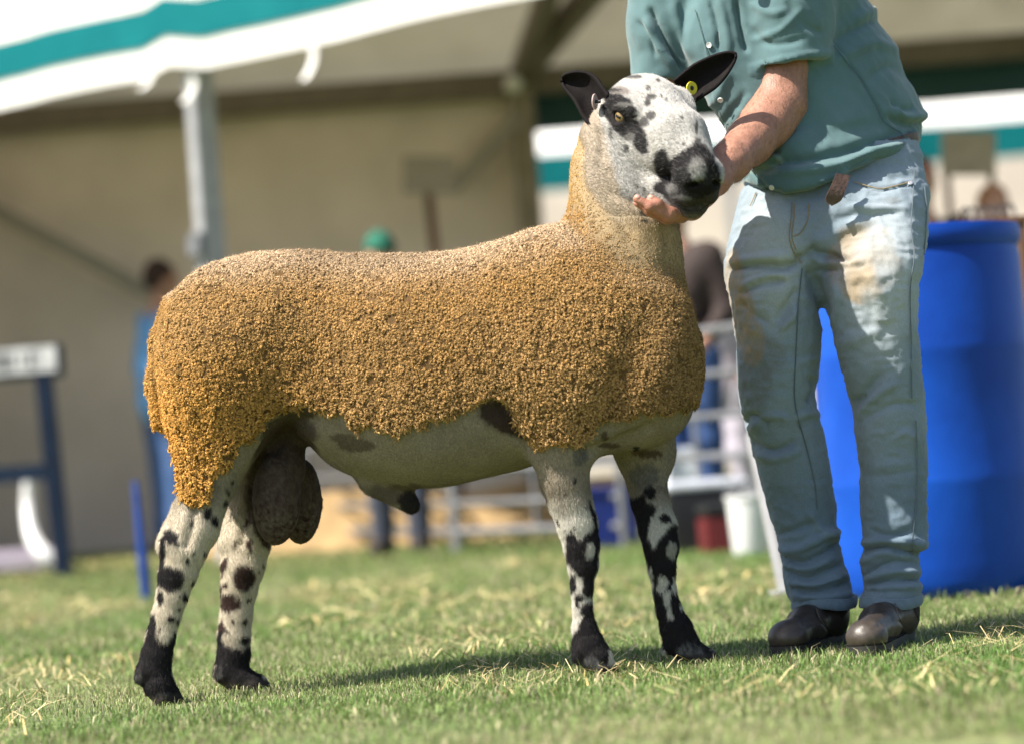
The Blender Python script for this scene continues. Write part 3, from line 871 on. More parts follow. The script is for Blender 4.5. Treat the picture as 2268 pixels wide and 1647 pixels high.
def figure(base, H, yaw, label, top, legs, hair, skin=(.42, .22, .15, 1), cap=None, lean=0.0, vest=None, bend=.35, group=None):
    s = H / 1.78
    base = np.array(base, float)
    ca, sa = math.cos(yaw), math.sin(yaw)
    def W(x, y, z):
        y2 = y + lean * max(0, z - .9)
        return base + s * np.array([x * ca - y2 * sa, x * sa + y2 * ca, z])
    root = empty('person', tuple(base)); tag(root, label, 'person', group)
    R = np.array([[ca, -sa, 0], [sa, ca, 0], [0, 0, 1]])
    lo = base + np.array([-.5, -.5, -.02]) * s; hi = base + np.array([.5, .5, 1.95]) * s
    def field(z0, z1, st=.0125):
        return Field(lin(lo[0], hi[0], st), lin(lo[1], hi[1], st), lin(base[2] + z0 * s, base[2] + z1 * s, st))
    el, hd = .06 + .3 * bend, .08 + .5 * bend
    A = {}
    for g in (-1, 1):
        A[g] = [W(.19 * g, 0, 1.42), W(.25 * g, -.02, 1.14), W(.20 * g, hd * .55, 1.14 - .22 * (1 - bend))]
    B = field(.85, 1.95)
    B.ell(W(0, .015, 1.655), np.array((.074, .095, .118)) * s, R, .02).cone(W(0, -.01, 1.44), W(0, 0, 1.58), .055 * s, .052 * s, .03)
    B.cone(W(0, .105, 1.66), W(0, .125, 1.628), .010 * s, .014 * s, .012)
    for g in (-1, 1):
        B.ell(W(.076 * g, 0, 1.65), np.array((.012, .022, .034)) * s, R, .01)
        B.cone(A[g][0], A[g][1], .045 * s, .038 * s, .03).cone(A[g][1], A[g][2], .038 * s, .026 * s, .02)
        h = A[g][2] + (A[g][2] - A[g][1]) / np.linalg.norm(A[g][2] - A[g][1]) * .05 * s
        B.ell(h, np.array((.028, .05, .04)) * s, R, .02)
    B.cone(W(0, 0, .95), W(0, 0, 1.42), .09 * s, .10 * s, .05)
    v, f = B.mesh(2); mesh_obj('body', v, f, colmat('skin_tone', skin, .6), root)
    T = field(.78, 1.56)
    for z, a, b in ():
        pass
    T.cone(W(0, 0, .92), W(0, 0, 1.20), .155 * s, .165 * s, .05, (1, 1, 1)).cone(W(-.10, 0, 1.36), W(.10, 0, 1.36), .115 * s, .115 * s, .09)
    for g in (-1, 1):
        e = A[g][1] * .25 + A[g][2] * .75
        T.cone(A[g][0], A[g][1], .072 * s, .060 * s, .05).cone(A[g][1], e, .058 * s, .046 * s, .03)
    v, f = T.mesh(2)
    n = normals(v, f); v = v + n * (.008 * vnoise(v, 9, 5) + .004 * vnoise(v, 22, 6))[:, None]
    mesh_obj('jacket' if vest else 'shirt', v, f, colmat('cloth_top', top), root)
    G = field(.04, 1.0)
    for g in (-1, 1):
        G.chain([(W(.085 * g, 0, .90), .115 * s), (W(.10 * g, .015, .50), .078 * s), (W(.105 * g, -.01, .08), .062 * s)], .04)
    v, f = G.mesh(2)
    n = normals(v, f); v = v + n * (.006 * vnoise(v, 12, 7))[:, None]
    mesh_obj('trousers', v, f, colmat('cloth_legs', legs), root)
    sh = colmat('shoe_leather', (.03, .022, .018, 1), .6)
    for g in (-1, 1):
        K = field(0, .2)
        K.cone(W(.105 * g, -.04, .055), W(.115 * g, .15, .04), .052 * s, .042 * s, .02)
        v, f = K.mesh(1); v[:, 2] = np.maximum(v[:, 2], .004); mesh_obj('shoe', v, f, sh, root)
    Hh = field(1.5, 1.95, .01)
    if cap is None:
        Hh.ell(W(0, -.012, 1.685), np.array((.084, .100, .108)) * s, R, .01)
        Hh.ell(W(0, .085, 1.62), np.array((.075, .075, .085)) * s, R, .02, 'sub')
        v, f = Hh.mesh(1); n = normals(v, f); v = v + n * (.006 * vnoise(v, 60, 8))[:, None]
        mesh_obj('hair', v, f, colmat('hair_tone', hair), root)
    else:
        Hh.ell(W(0, -.005, 1.70), np.array((.088, .108, .098)) * s, R, .01)
        Hh.op(W(-.3, -.3, 1.4), W(.3, .3, 1.68), lambda X, Y, Z: Z - (base[2] + 1.68 * s) + 0 * X + 0 * Y, .004, 'sub')
        Hh.cone(W(-.03, .10, 1.688), W(.03, .16, 1.682), .03 * s, .026 * s, .02, (1, 1, .5))
        v, f = Hh.mesh(1); mesh_obj('cap', v, f, colmat('cap_cloth', cap), root)
    return root

gp = lambda x, y: ground_at(x, y) * np.array([1, 1, 0])
figure(P(385, 1225, 16.2) * [1, 1, 0], 1.76, math.radians(-60), 'person in a blue shirt and jeans facing the marquee wall, back half turned', srgb(105, 165, 225), srgb(62, 92, 140), srgb(52, 34, 28), lean=.05)
figure(P(893, 1225, 13.7) * [1, 1, 0], 1.62, math.radians(170), 'person in a dark green cap standing behind the ram\'s back', srgb(70, 80, 78), srgb(62, 66, 80), srgb(40, 30, 25), cap=srgb(20, 92, 74), lean=.05)
figure(P(1545, 1190, 12.4) * [1, 1, 0], 1.63, math.radians(150), 'person in a brown black gilet and jeans behind the ram\'s chest', srgb(48, 36, 34), srgb(45, 72, 120), srgb(120, 70, 55), vest=1)
figure(P(1625, 1190, 13.4) * [1, 1, 0], 1.38, math.radians(160), 'smaller person in pale lilac clothes beside the handler\'s leg', srgb(188, 180, 192), srgb(170, 165, 178), srgb(150, 110, 80))
figure(P(2088, 1100, 12.2) * [1, 1, 0], 1.66, math.radians(165), 'auburn-haired person in dark brown clothes behind the blue drum', srgb(40, 28, 28), srgb(40, 40, 50), srgb(120, 58, 38))
figure(P(2252, 1100, 12.8) * [1, 1, 0], 1.56, math.radians(200), 'person in a pale pink top at the stall beyond the drum', srgb(200, 172, 165), srgb(90, 90, 100), srgb(150, 105, 75))
figure(P(1508, 1100, 19.0) * [1, 1, 0], 1.72, math.radians(180), 'person in a white top far beyond the ram\'s chin', srgb(225, 225, 230), srgb(60, 80, 130), srgb(110, 60, 45))
# ------------------------------------------------------------------ the ram
def c1(x, y): return (1196.1 + x * .2904, 70.9 + y * .2904)
def c3(x, y): return (930.3 + x * .3442, 496.1 + y * .3442)
def c4(x, y): return (265.8 + x * .3496, 1018.9 + y * .3496)
def c5(x, y): return (1134.0 + x * .3765, 930.3 + y * .3765)

def img_vec(a):
    return a[0] * RGT - a[1] * UPV - a[2] * FWD

HS = 1.15
HF = img_vec((.388, .468, .794)); HL = img_vec((-.911, .0655, .407))
HF /= np.linalg.norm(HF); HL -= HF * (HL @ HF); HL /= np.linalg.norm(HL)
HU = np.cross(HF, HL)
if HU[2] < 0: HU = -HU
HR = np.stack([HF, HL, HU], 1)
HO = P(1448, 256, 5.915)
def hp(f, l, u): return HO + HS * (f * HF + l * HL + u * HU)

def eye_frame(s):
    c = hp(.0, s * .0635, -.001)
    out = HL * s * .93 + HF * .30 + HU * .12; out /= np.linalg.norm(out)
    hz = HF - out * (HF @ out); hz /= np.linalg.norm(hz); vt = np.cross(out, hz)
    if vt[2] < 0: vt = -vt
    return c, out, hz, vt

def body_d(qx): return 6.07 - .15 * (qx - 420) / 1000

NEAR_HIND = [(500, 850, 118), (484, 960, 92), (466, 1050, 66), (450, 1112, 53), (432, 1169, 52), (409, 1215, 49), (394, 1268, 42),
             (382, 1316, 34), (368, 1362, 31), (355, 1410, 30), (346, 1452, 33), (341, 1486, 36), (352, 1516, 31), (368, 1538, 27)]
FAR_HIND = [(560, 920, 95), (565, 1010, 75), (562, 1090, 52), (553, 1150, 47), (547, 1200, 52), (539, 1250, 47), (530, 1300, 39), (523, 1360, 35),
            (518, 1410, 35), (517, 1450, 36), (513, 1484, 37), (532, 1504, 31), (552, 1514, 26)]
NEAR_FORE = [(1255, 880, 95), (1243, 985, 61), (1250, 1060, 54), (1262, 1110, 47), (1279, 1160, 43), (1288, 1208, 39), (1291, 1250, 33),
             (1289, 1300, 23), (1290, 1350, 21), (1294, 1390, 26), (1302, 1428, 34), (1320, 1455, 33), (1331, 1472, 29)]
FAR_FORE = [(1425, 900, 80), (1430, 1005, 59), (1433, 1060, 44), (1440, 1110, 40), (1457, 1170, 41), (1465, 1210, 37), (1467, 1260, 29),
            (1472, 1310, 25), (1481, 1350, 28), (1496, 1390, 34), (1511, 1422, 36), (1531, 1442, 29), (1546, 1450, 24)]

def leg_pts(pts, d0, d1, dtop):
    out = []
    n = len(pts)
    for i, (x, y, r) in enumerate(pts):
        t = min(1, max(0, (y - 980) / 250.0))
        d = dtop + (d0 - dtop) * t
        out.append((P(x, y, d), r * d / FQ))
    return out

def build_sheep():
    d_nh, d_fh = gd(375, 1558), gd(548, 1528)
    d_nf, d_ff = gd(1332, 1496), gd(1540, 1470)
    xs = np.r_[lin(-.905, .08, .0065), lin(.08, .565, .0036)]
    ys = np.r_[lin(-.36, -.08, .0042), lin(-.08, .36, .0065)]
    zs = np.r_[lin(-.03, .40, .0045), lin(.40, .95, .0068), lin(.95, 1.42, .0036)]
    S = Field(xs, ys, zs)
    # trunk: column, top, bottom, half width
    T = [(362, 790, 900, .055), (374, 735, 945, .10), (390, 700, 972, .135), (412, 662, 990, .160), (450, 625, 1000, .185), (500, 596, 1000, .20),
         (560, 575, 975, .205), (620, 567, 955, .20), (670, 566, 985, .19), (710, 566, 1025, .187), (760, 569, 1052, .193), (830, 573, 1072, .207),
         (900, 573, 1079, .215), (980, 570, 1074, .217), (1060, 560, 1058, .213), (1130, 540, 1040, .205), (1200, 515, 1020, .200), (1260, 505, 1010, .195),
         (1320, 520, 1008, .187), (1380, 545, 1000, .175), (1430, 570, 985, .158), (1470, 600, 968, .135), (1500, 640, 940, .108), (1522, 690, 905, .080), (1536, 750, 860, .045)]
    st = []
    for x, t, b, w in T:
        d = body_d(x); c = P(x, (t + b) / 2, d)
        st.append((c[0], c[2], c[1], (b - t) / 2 * d / FQ, w))
    S.loft(0, st, k=.01, n=2.25)
    # haunches, shoulders
    for sgn in (-1, 1):
        S.ell(P(500, 800, body_d(500) + sgn * .085), (.135, .115, .19), k=.06)
        S.ell(P(1250, 810, body_d(1250) + sgn * .10), (.15, .085, .20), k=.06)
        S.ell(P(1440, 800, body_d(1440) + sgn * .05), (.085, .10, .15), k=.06)
    S.chain(leg_pts(NEAR_HIND, d_nh, 0, 5.965), k=.03, sc=(1, .78, 1))
    S.chain(leg_pts(FAR_HIND, d_fh, 0, 6.17), k=.03, sc=(1, .78, 1))
    S.chain(leg_pts(NEAR_FORE, d_nf, 0, 5.84), k=.03, sc=(1, .85, 1))
    S.chain(leg_pts(FAR_FORE, d_ff, 0, 6.03), k=.03, sc=(1, .85, 1))
    # hock points, dew claws, toes
    S.cone(P(395, 1120, 5.965), P(368, 1205, d_nh), .012, .020, .025)
    S.cone(P(515, 1130, 6.18), P(503, 1200, d_fh), .010, .020, .025)
    for (x, y, d) in ((305, 1497, d_nh), (483, 1492, d_fh), (1274, 1452, d_nf), (1472, 1434, d_ff)):
        for o in (-.012, .014): S.cone(P(x + 14, y - 10, d + o), P(x + 4, y + 4, d + o), .015, .011, .012)
    for (a, b, d) in (((352, 1520), (372, 1549), d_nh), ((534, 1506), (566, 1520), d_fh), ((1320, 1460), (1338, 1484), d_nf), ((1530, 1445), (1560, 1460), d_ff)):
        for o, e in ((-.017, -8), (.017, 10)):
            p, q = P(a[0], a[1], d + o * .6), P(b[0] + e, b[1] - 2, d + o)
            q[2] = max(q[2], .012)
            S.cone(p, q, .027, .019, .012)
            S.cone(q, q + np.array([.012, 0, -.008]), .018, .013, .008)
    # belly line, sheath, scrotum
    S.cone(P(830, 1062, 6.0), P(905, 1112, 6.0), .035, .019, .03)
    S.cone(P(905, 1110, 6.0), P(912, 1118, 6.0), .019, .018, .01)
    S.cone(P(625, 985, 6.07), P(628, 1040, 6.05), .05, .05, .03)
    sc1, sc2 = P(613, 1100, 6.03), P(668, 1110, 6.115)
    tl = math.radians(6)
    R1 = np.array([[math.cos(tl), 0, -math.sin(tl)], [0, 1, 0], [math.sin(tl), 0, math.cos(tl)]]).T
    S.ell(sc2, (.046, .048, .096), R1, k=.012)
    S.ell(sc1, (.055, .052, .108), R1, k=.003)
    # tail lying over the rump
    S.chain([(P(392, 690, 6.05), .036), (P(372, 760, 6.04), .036), (P(363, 850, 6.03), .034), (P(364, 920, 6.025), .027)], k=.012, sc=(.8, 1.2, 1))
    # neck
    NK = [(1370, 660, 150, 5.935), (1380, 580, 122, 5.935), (1383, 500, 104, 5.94), (1378, 430, 100, 5.95), (1372, 370, 92, 5.96), (1385, 310, 82, 5.96), (1420, 262, 74, 5.95)]
    S.chain([(P(x, y, d), r * d / FQ) for x, y, r, d in NK], k=.045, sc=(1, .92, 1))
    # head
    k = .022
    S.ell(hp(-.03, 0, -.012), np.array((.092, .073, .074)) * HS, HR, k=.03)
    for s in (-1, 1):
        S.ell(hp(-.006, s * .052, .020), np.array((.034, .026, .022)) * HS, HR, k=.02)
        S.ell(hp(.005, s * .038, -.068), np.array((.068, .036, .062)) * HS, HR, k=.03)
        S.cone(hp(.03, s * .036, -.105), hp(.18, s * .012, -.088), .030 * HS, .023 * HS, k)
        S.ell(hp(.085, s * .028, -.02), np.array((.085, .034, .045)) * HS, HR, k=.03)
    S.cone(hp(.0, 0, .012), hp(.11, 0, .006), .052 * HS, .047 * HS, k)
    S.cone(hp(.11, 0, .006), hp(.205, 0, -.022), .047 * HS, .035 * HS, k)
    S.ell(hp(.200, 0, -.044), np.array((.044, .041, .040)) * HS, HR, k=.02)
    for s in (-1, 1):
        S.ell(hp(.207, s * .022, -.030), np.array((.032, .022, .028)) * HS, HR, k=.012)
        S.ell(hp(.200, s * .020, -.066), np.array((.036, .023, .024)) * HS, HR, k=.012)
    S.ell(hp(.190, 0, -.096), np.array((.040, .034, .024)) * HS, HR, k=.010)
    for s in (-1, 1): S.ell(hp(-.052, s * .058, -.012), np.array((.034, .022, .034)) * HS, HR, k=.02)
    # mouth slit, nostrils, philtrum, eye sockets
    for s in (-1, 1):
        for t in np.linspace(0, 1, 7):
            S.ell(hp(.232 - .085 * t, s * (.004 + .040 * t), -.084 + .006 * t - .003 * math.sin(3 * t)), np.array((.005, .005, .0013)) * HS, HR, k=.003, mode='sub')
        nr = np.stack([(HL * s * .75 + HF * .3 - HU * .45), HF, HU], 1)
        a = HL * s * .80 - HU * .45; a /= np.linalg.norm(a); b = HF - a * (HF @ a); b /= np.linalg.norm(b); c = np.cross(a, b)
        S.ell(hp(.236, s * .022, -.036), np.array((.0155, .013, .0060)) * HS, np.stack([a, b, c], 1), k=.004, mode='sub')
        S.ell(hp(.0, s * .082, .000), np.array((.019, .014, .0125)) * HS, HR, k=.008, mode='sub')
    for s in (-1, 1):
        c, out, hz, vt = eye_frame(s)
        for arc in (1, -1):
            pr = None
            for t in np.linspace(0, math.pi, 9):
                a = c + hz * .0225 * math.cos(t) + vt * arc * (.0150 if arc > 0 else .0140) * math.sin(t) + out * (.0085 + .0075 * math.sin(t))
                if pr is not None: S.cone(pr, a, .0046 if arc > 0 else .0036, .0046 if arc > 0 else .0036, .004)
                pr = a
        S.cone(hp(-.03, s * .066, .026), hp(.028, s * .058, .022), .016, .013, .02)
    S.cone(hp(.248, 0, -.052), hp(.240, 0, -.080), .0025, .0025, .004, mode='sub')
    v, f = S.mesh(2)
    return v, f

def ear_sheet(up, low, db, dt, cup, side):
    n, m = 22, 13
    U = spline(up, n); W = spline(low, n)
    g = np.zeros((n, m, 3))
    for i in range(n):
        t = i / (n - 1)
        d = db + (dt - db) * t
        for j in range(m):
            s = j / (m - 1)
            q = U[i] * (1 - s) + W[i] * s
            dd = cup * (1 - .55 * t) * (4 * s * (1 - s)) * (1 - t**8)
            g[i, j] = P(q[0], q[1], d + dd)
    mb = MB(); mb.sheet(g, .006 * side)
    return np.array(mb.v), mb.f

FLEECE_LOW = [(330, 940), (345, 952), (380, 955), (392, 1000), (402, 1070), (404, 1112), (430, 1122), (462, 1118), (472, 1075), (500, 1035), (530, 995), (560, 955), (600, 922), (640, 902),
              (690, 902), (740, 920), (800, 945), (850, 957), (880, 964), (930, 942), (980, 922), (1040, 905), (1085, 882), (1112, 892), (1140, 935), (1165, 975),
              (1190, 990), (1240, 980), (1285, 982), (1300, 960), (1345, 938), (1400, 925), (1455, 915), (1500, 915), (1530, 900)]
FLEECE_TOP = [(1600, 880), (1600, 540), (1500, 530), (1440, 540), (1400, 520), (1360, 478), (1330, 445), (1306, 410), (1297, 370), (1296, 300), (1200, 290), (1200, 440), (300, 500), (300, 940)]
FLEECE_POLY = FLEECE_LOW + FLEECE_TOP

def fleece_sd(q, v):
    sdv = poly_sd(q, FLEECE_POLY)
    a = .25 + .75 * sstep(560, 700, q[:, 1])
    return sdv + a * (11 * vnoise(v, 38, 3) + 8 * vnoise(v, 90, 4))

BLACK = (.016, .014, .015); BROWN = (.040, .022, .018); WHITE = (.55, .52, .455); CREAM = (.54, .475, .37); BARE = (.24, .20, .15)

def blobs(q, nz, items):
    """items: ellipses (x, y, rx, ry) in grid px -> mask 0..1 with ragged edges"""
    m = np.zeros(len(q))
    for x, y, rx, ry in items:
        rr = np.hypot((q[:, 0] - x) / rx, (q[:, 1] - y) / ry)
        m = np.maximum(m, sstep(1.18, .86, rr + nz * min(.30, 2.2 / min(rx, ry) + .1)))
    return m

def polym(q, nz, pl, soft=3.0, rag=5.0):
    return sstep(-soft, soft, poly_sd(q, pl) + nz * rag)

def sheep_colours(v, n):
    q = proj(v)
    lw = np.where(q[:, 1] > 1050, 1.0, .35)[:, None]
    q = q + lw * (np.stack([5 * vnoise(v, 48, 61) + 2.2 * vnoise(v, 130, 62), 7 * vnoise(v, 48, 63) + 3 * vnoise(v, 130, 64)], 1))
    nz = .6 * vnoise(v, 160, 11) + .5 * vnoise(v, 330, 12)
    nl = vnoise(v, 25, 13)
    col = np.tile(np.array(BARE), (len(v), 1))
    col *= (1 + .10 * nl + .08 * nz)[:, None]
    x, y = q[:, 0], q[:, 1]
    # legs
    legw = sstep(1075, 1175, y + 12 * nl)
    hind = x < 760
    legc = np.where(hind[:, None], np.array(CREAM), np.array(WHITE))
    col = col * (1 - legw[:, None]) + legc * legw[:, None] * (1 + .06 * nz)[:, None]
    E4 = lambda L: [(*c4(a, b), c * .3496, d * .3496) for a, b, c, d in L]
    E5 = lambda L: [(*c5(a, b), c * .3765, d * .3765) for a, b, c, d in L]
    near_h = np.where(hind & (poly_sd(q, [(250, 1050), (600, 1050), (470, 1290), (420, 1420), (440, 1600), (250, 1600)]) > 0), 1.0, 0)
    m = blobs(q, nz, E4([(330, 480, 52, 45), (268, 560, 22, 80), (550, 340, 32, 36), (600, 388, 32, 34), (465, 395, 17, 28), (430, 630, 12, 22), (467, 580, 9, 14), (360, 530, 16, 20),
        (310, 745, 92, 82), (262, 640, 22, 60), (540, 590, 15, 13), (415, 865, 20, 22), (250, 870, 24, 45), (318, 997, 24, 25), (360, 1015, 15, 19), (255, 1075, 9, 9), (300, 1060, 7, 7),
        (378, 850, 9, 9), (372, 930, 15, 10), (710, 55, 10, 11), (725, 145, 8, 13), (685, 205, 13, 28), (668, 285, 15, 18), (205, 1030, 20, 70), (470, 780, 12, 22)]))
    m = np.maximum(m, polym(q, nz, [c4(*p) for p in [(190, 980), (222, 1080), (240, 1140), (300, 1150), (352, 1090), (380, 1130), (345, 1260), (335, 1350), (450, 1560), (340, 1560), (180, 1560), (90, 1440), (60, 1340), (120, 1240), (170, 1080)]]))
    m2 = blobs(q, nz, E4([(695, 480, 48, 66), (775, 380, 40, 52), (650, 620, 34, 72), (875, 445, 19, 33), (818, 535, 22, 36), (785, 735, 72, 82), (740, 520, 13, 19), (705, 900, 64, 60),
        (820, 890, 18, 14), (718, 1020, 12, 19), (790, 1010, 19, 16), (670, 790, 14, 18), (655, 1045, 9, 9), (672, 1075, 9, 9), (800, 1140, 30, 22), (640, 1060, 12, 80), (640, 800, 12, 100), (900, 660, 8, 14), (880, 710, 7, 12)]))
    m2 = np.maximum(m2, polym(q, nz, [c4(*p) for p in [(620, 1090), (665, 1150), (700, 1172), (780, 1190), (850, 1150), (850, 1300), (960, 1450), (850, 1470), (740, 1470), (620, 1420), (580, 1350), (600, 1250), (615, 1150)]]))
    m3 = blobs(q, nz, E5([(365, 950, 22, 52), (400, 1040, 26, 30), (440, 1110, 46, 44), (262, 597, 11, 17), (372, 622, 9, 9), (312, 640, 7, 6), (375, 355, 14, 14), (310, 440, 14, 12), (455, 960, 30, 80), (385, 1080, 14, 18)]))
    m3 = np.maximum(m3, polym(q, nz, [c5(*p) for p in [(308, 690), (345, 655), (380, 695), (420, 665), (475, 640), (478, 590), (436, 520), (445, 450), (500, 560), (530, 700), (515, 830), (490, 920), (490, 1090), (440, 1000), (440, 930), (400, 912), (350, 862), (306, 800)]]))
    m3 = np.maximum(m3, polym(q, nz, [c5(*p) for p in [(425, 1130), (500, 1110), (540, 1280), (660, 1440), (640, 1530), (390, 1530), (330, 1400), (325, 1280), (345, 1250), (392, 1225), (418, 1180)]]))
    m3 *= 1 - .85 * blobs(q, nz, E5([(458, 765, 32, 48)]))
    m4 = blobs(q, nz, E5([(895, 575, 36, 27), (810, 425, 34, 40), (735, 165, 20, 14)]))
    m4 = np.maximum(m4, polym(q, nz, [c5(*p) for p in [(670, 450), (730, 440), (780, 440), (800, 480), (845, 520), (805, 600), (795, 690), (828, 740), (880, 680), (920, 620), (965, 590), (990, 740), (975, 850), (960, 940), (990, 1010), (1045, 1140), (1100, 1260), (1240, 1420), (1100, 1440), (930, 1440), (860, 1280), (835, 1120), (825, 950), (785, 830), (735, 690), (695, 560)]]))
    m4 *= 1 - .9 * blobs(q, nz, E5([(882, 955, 30, 46), (912, 1045, 30, 42), (958, 975, 14, 50), (822, 885, 14, 36), (935, 1120, 12, 36), (1005, 1100, 10, 24)]))
    m4 *= 1 - .6 * blobs(q, nz, E5([(938, 755, 26, 55)]))
    isn = near_h > 0
    blk = np.where(hind, np.where(isn, m, m2), np.where(x < 1345, m3, m4))
    brn = (hind & ~isn & (y < 1390))
    bc = np.where(brn[:, None], np.array(BROWN), np.array(BLACK))
    col = col * (1 - blk[:, None]) + bc * blk[:, None]
    col = mixc(col, (.10, .095, .09), .75 * blobs(q, nz, E5([(780, 330, 85, 72), (405, 200, 45, 70)])))
    col = mixc(col, (.06, .035, .025), .8 * blobs(q, nz, E5([(800, 195, 95, 26), (570, 150, 70, 16), (545, 90, 22, 30)])))
    # grey hair above the hooves and on the dew claws
    col = mixc(col, (.22, .21, .20), .55 * blobs(q, nz * 2.2, E4([(290, 1500, 60, 34), (118, 1360, 26, 44), (636, 1345, 30, 44)]) ) * (nz * .9 + .5).clip(0, 1))
    col = mixc(col, (.24, .24, .23), .7 * blobs(q, nz, E5([(470, 1440, 90, 50), (1050, 1360, 80, 50)])) * (nz * .9 + .5).clip(0, 1))
    # hooves
    col = mixc(col, (.035, .030, .026), sstep(.030, .018, v[:, 2]))
    # belly and flank marks, scrotum, sheath
    col = mixc(col, (.045, .030, .024), polym(q, nz, [c3(*p) for p in [(385, 1140), (500, 1110), (610, 1230), (700, 1400), (600, 1365), (450, 1305), (375, 1235)]], 8) * (q[:, 1] < 990))
    col = mixc(col, (.09, .065, .05), .8 * blobs(q, nz, [(790, 985, 42, 14), (760, 970, 30, 12)]))
    col = mixc(col, (.07, .05, .045), .9 * blobs(q, nz, [(655, 915, 45, 16), (640, 960, 60, 40)]))
    scm = np.maximum.reduce([sstep(1.25, 1.0, np.hypot((x - 614) / 62, (y - 1100) / 116)), sstep(1.25, 1.0, np.hypot((x - 662) / 58, (y - 1110) / 104)), sstep(1.2, .9, np.hypot((x - 630) / 70, (y - 1000) / 70))]) * (np.abs(v[:, 1] - .06) < .13) * (v[:, 2] < .60)
    scm = scm * (~((hind & ~isn) & (y > 1050) & (np.hypot((x - 614) / 62, (y - 1100) / 112) > 1.1) & (np.hypot((x - 662) / 58, (y - 1110) / 100) > 1.1)))
    far_leg = (v[:, 1] > .135) | (v[:, 1] < -.065)
    col = mixc(col, (.075, .053, .042), scm * ~far_leg * (1 + .2 * nz))
    col = mixc(col, (.13, .10, .085), .8 * blobs(q, nz * .3, [(880, 1092, 70, 26)]) * (y > 1070))
    col = mixc(col, (.030, .024, .024), blobs(q, nz * .3, [(908, 1110, 28, 26)]))
    # head and throat
    nkm = sstep(1270, 1300, x) * (y < 720)
    col = mixc(col, (.37, .305, .225), nkm)
    col = mixc(col, (.37, .265, .145), nkm * sstep(440, 560, y + 14 * nl))
    hw = sstep(480, 430, y + .25 * (1500 - x)) * sstep(1285, 1300, x)
    face_l = sstep(1330, 1350, x + 6 * nz - .28 * (y - 300)) * sstep(505, 470, y)
    col = mixc(col, (.40, .335, .265), hw * .8)
    col = mixc(col, (.45, .435, .41), face_l * sstep(455, 430, y - .15 * (x - 1400)))
    K = lambda L: [c1(*p) for p in L]
    E1 = lambda L: [(*c1(a, b), c * .2904, d * .2904) for a, b, c, d in L]
    col = mixc(col, (.17, .14, .12), .75 * polym(q, nz, K([(500, 470), (560, 425), (640, 420), (700, 460), (660, 490), (600, 478), (520, 492)])))
    bk = polym(q, nz, K([(500, 480), (600, 472), (665, 500), (725, 560), (745, 625), (725, 660), (770, 690), (805, 760), (832, 850), (825, 915), (780, 945), (735, 900), (700, 835), (640, 825), (580, 775), (550, 740), (520, 690), (480, 640)]), 2.5, 4)
    bk *= 1 - .30 * blobs(q, nz, E1([(640, 560, 70, 16), (690, 800, 40, 30)]))
    bk = np.maximum(bk, .85 * blobs(q, nz, E1([(542, 780, 14, 46), (662, 892, 20, 34), (830, 432, 18, 18), (850, 500, 42, 26), (825, 540, 24, 28), (905, 380, 20, 16), (850, 640, 38, 36), (925, 494, 13, 11), (720, 350, 60, 16),
                                             (960, 520, 12, 12), (1100, 865, 16, 14), (1060, 850, 10, 8), (1205, 850, 26, 30), (1195, 740, 14, 50), (1085, 660, 12, 10), (800, 690, 40, 40), (1140, 640, 10, 8), (560, 450, 70, 14)])))
    bk = np.maximum(bk, polym(q, nz, K([(895, 915), (950, 888), (985, 930), (995, 985), (1050, 945), (1130, 890), (1195, 855), (1260, 865), (1330, 960), (1380, 1100), (1380, 1250), (1350, 1330), (1260, 1300), (1200, 1350), (1130, 1350), (1040, 1310), (980, 1270), (920, 1240), (868, 1215), (880, 1160), (925, 1135), (885, 1060), (868, 980)]), 2.5, 4))
    bk *= 1 - (.62 * blobs(q, nz * 1.6, E1([(1205, 1050, 66, 95)])) + .35 * blobs(q, nz * 1.6, E1([(1060, 1290, 90, 40), (1010, 1200, 50, 40)]))) * (.7 + .6 * nz).clip(0, 1)
    bk *= 1 - .22 * sstep(.35, .9, vnoise(v, 420, 21)) * (y < 400)
    col = mixc(col, (.018, .017, .018), bk * (hw > .02))
    col = mixc(col, (.010, .009, .009), blobs(q, nz * .4, E1([(1160, 1185, 66, 48), (1310, 1215, 40, 50), (1245, 1210, 60, 40), (1240, 1290, 14, 50)])))
    col = mixc(col, (.13, .12, .11), .8 * polym(q, nz, K([(980, 1285), (1060, 1330), (1150, 1362), (1250, 1345), (1340, 1300), (1340, 1420), (1100, 1440), (1000, 1400)]), 3, 5) * (hw > .02))
    col = mixc(col, (.045, .040, .038), .9 * polym(q, nz * .4, K([(960, 1262), (1120, 1290), (1240, 1270), (1390, 1200), (1390, 1345), (1250, 1392), (1110, 1392), (1020, 1350)]), 3, 3) * (hw > .02))
    col = mixc(col, (.02, .018, .018), .8 * sstep(3.5, 1.2, line_d(q, K([(960, 1262), (1050, 1328), (1130, 1362), (1210, 1362), (1260, 1338), (1330, 1300)]))) * (hw > .02))
    col = mixc(col, (.012, .010, .010), sstep(11, 5, np.abs(np.hypot((x - 1370.5) / 1.15, y - 262.6) - 13)) * .9 * (hw > .02))
    col = mixc(col, (.05, .045, .04), blobs(q, nz, E1([(790, 1385, 40, 18), (800, 1430, 30, 14), (800, 1215, 20, 16), (740, 1190, 10, 8)])) * .9)
    return np.clip(col, .004, .9)

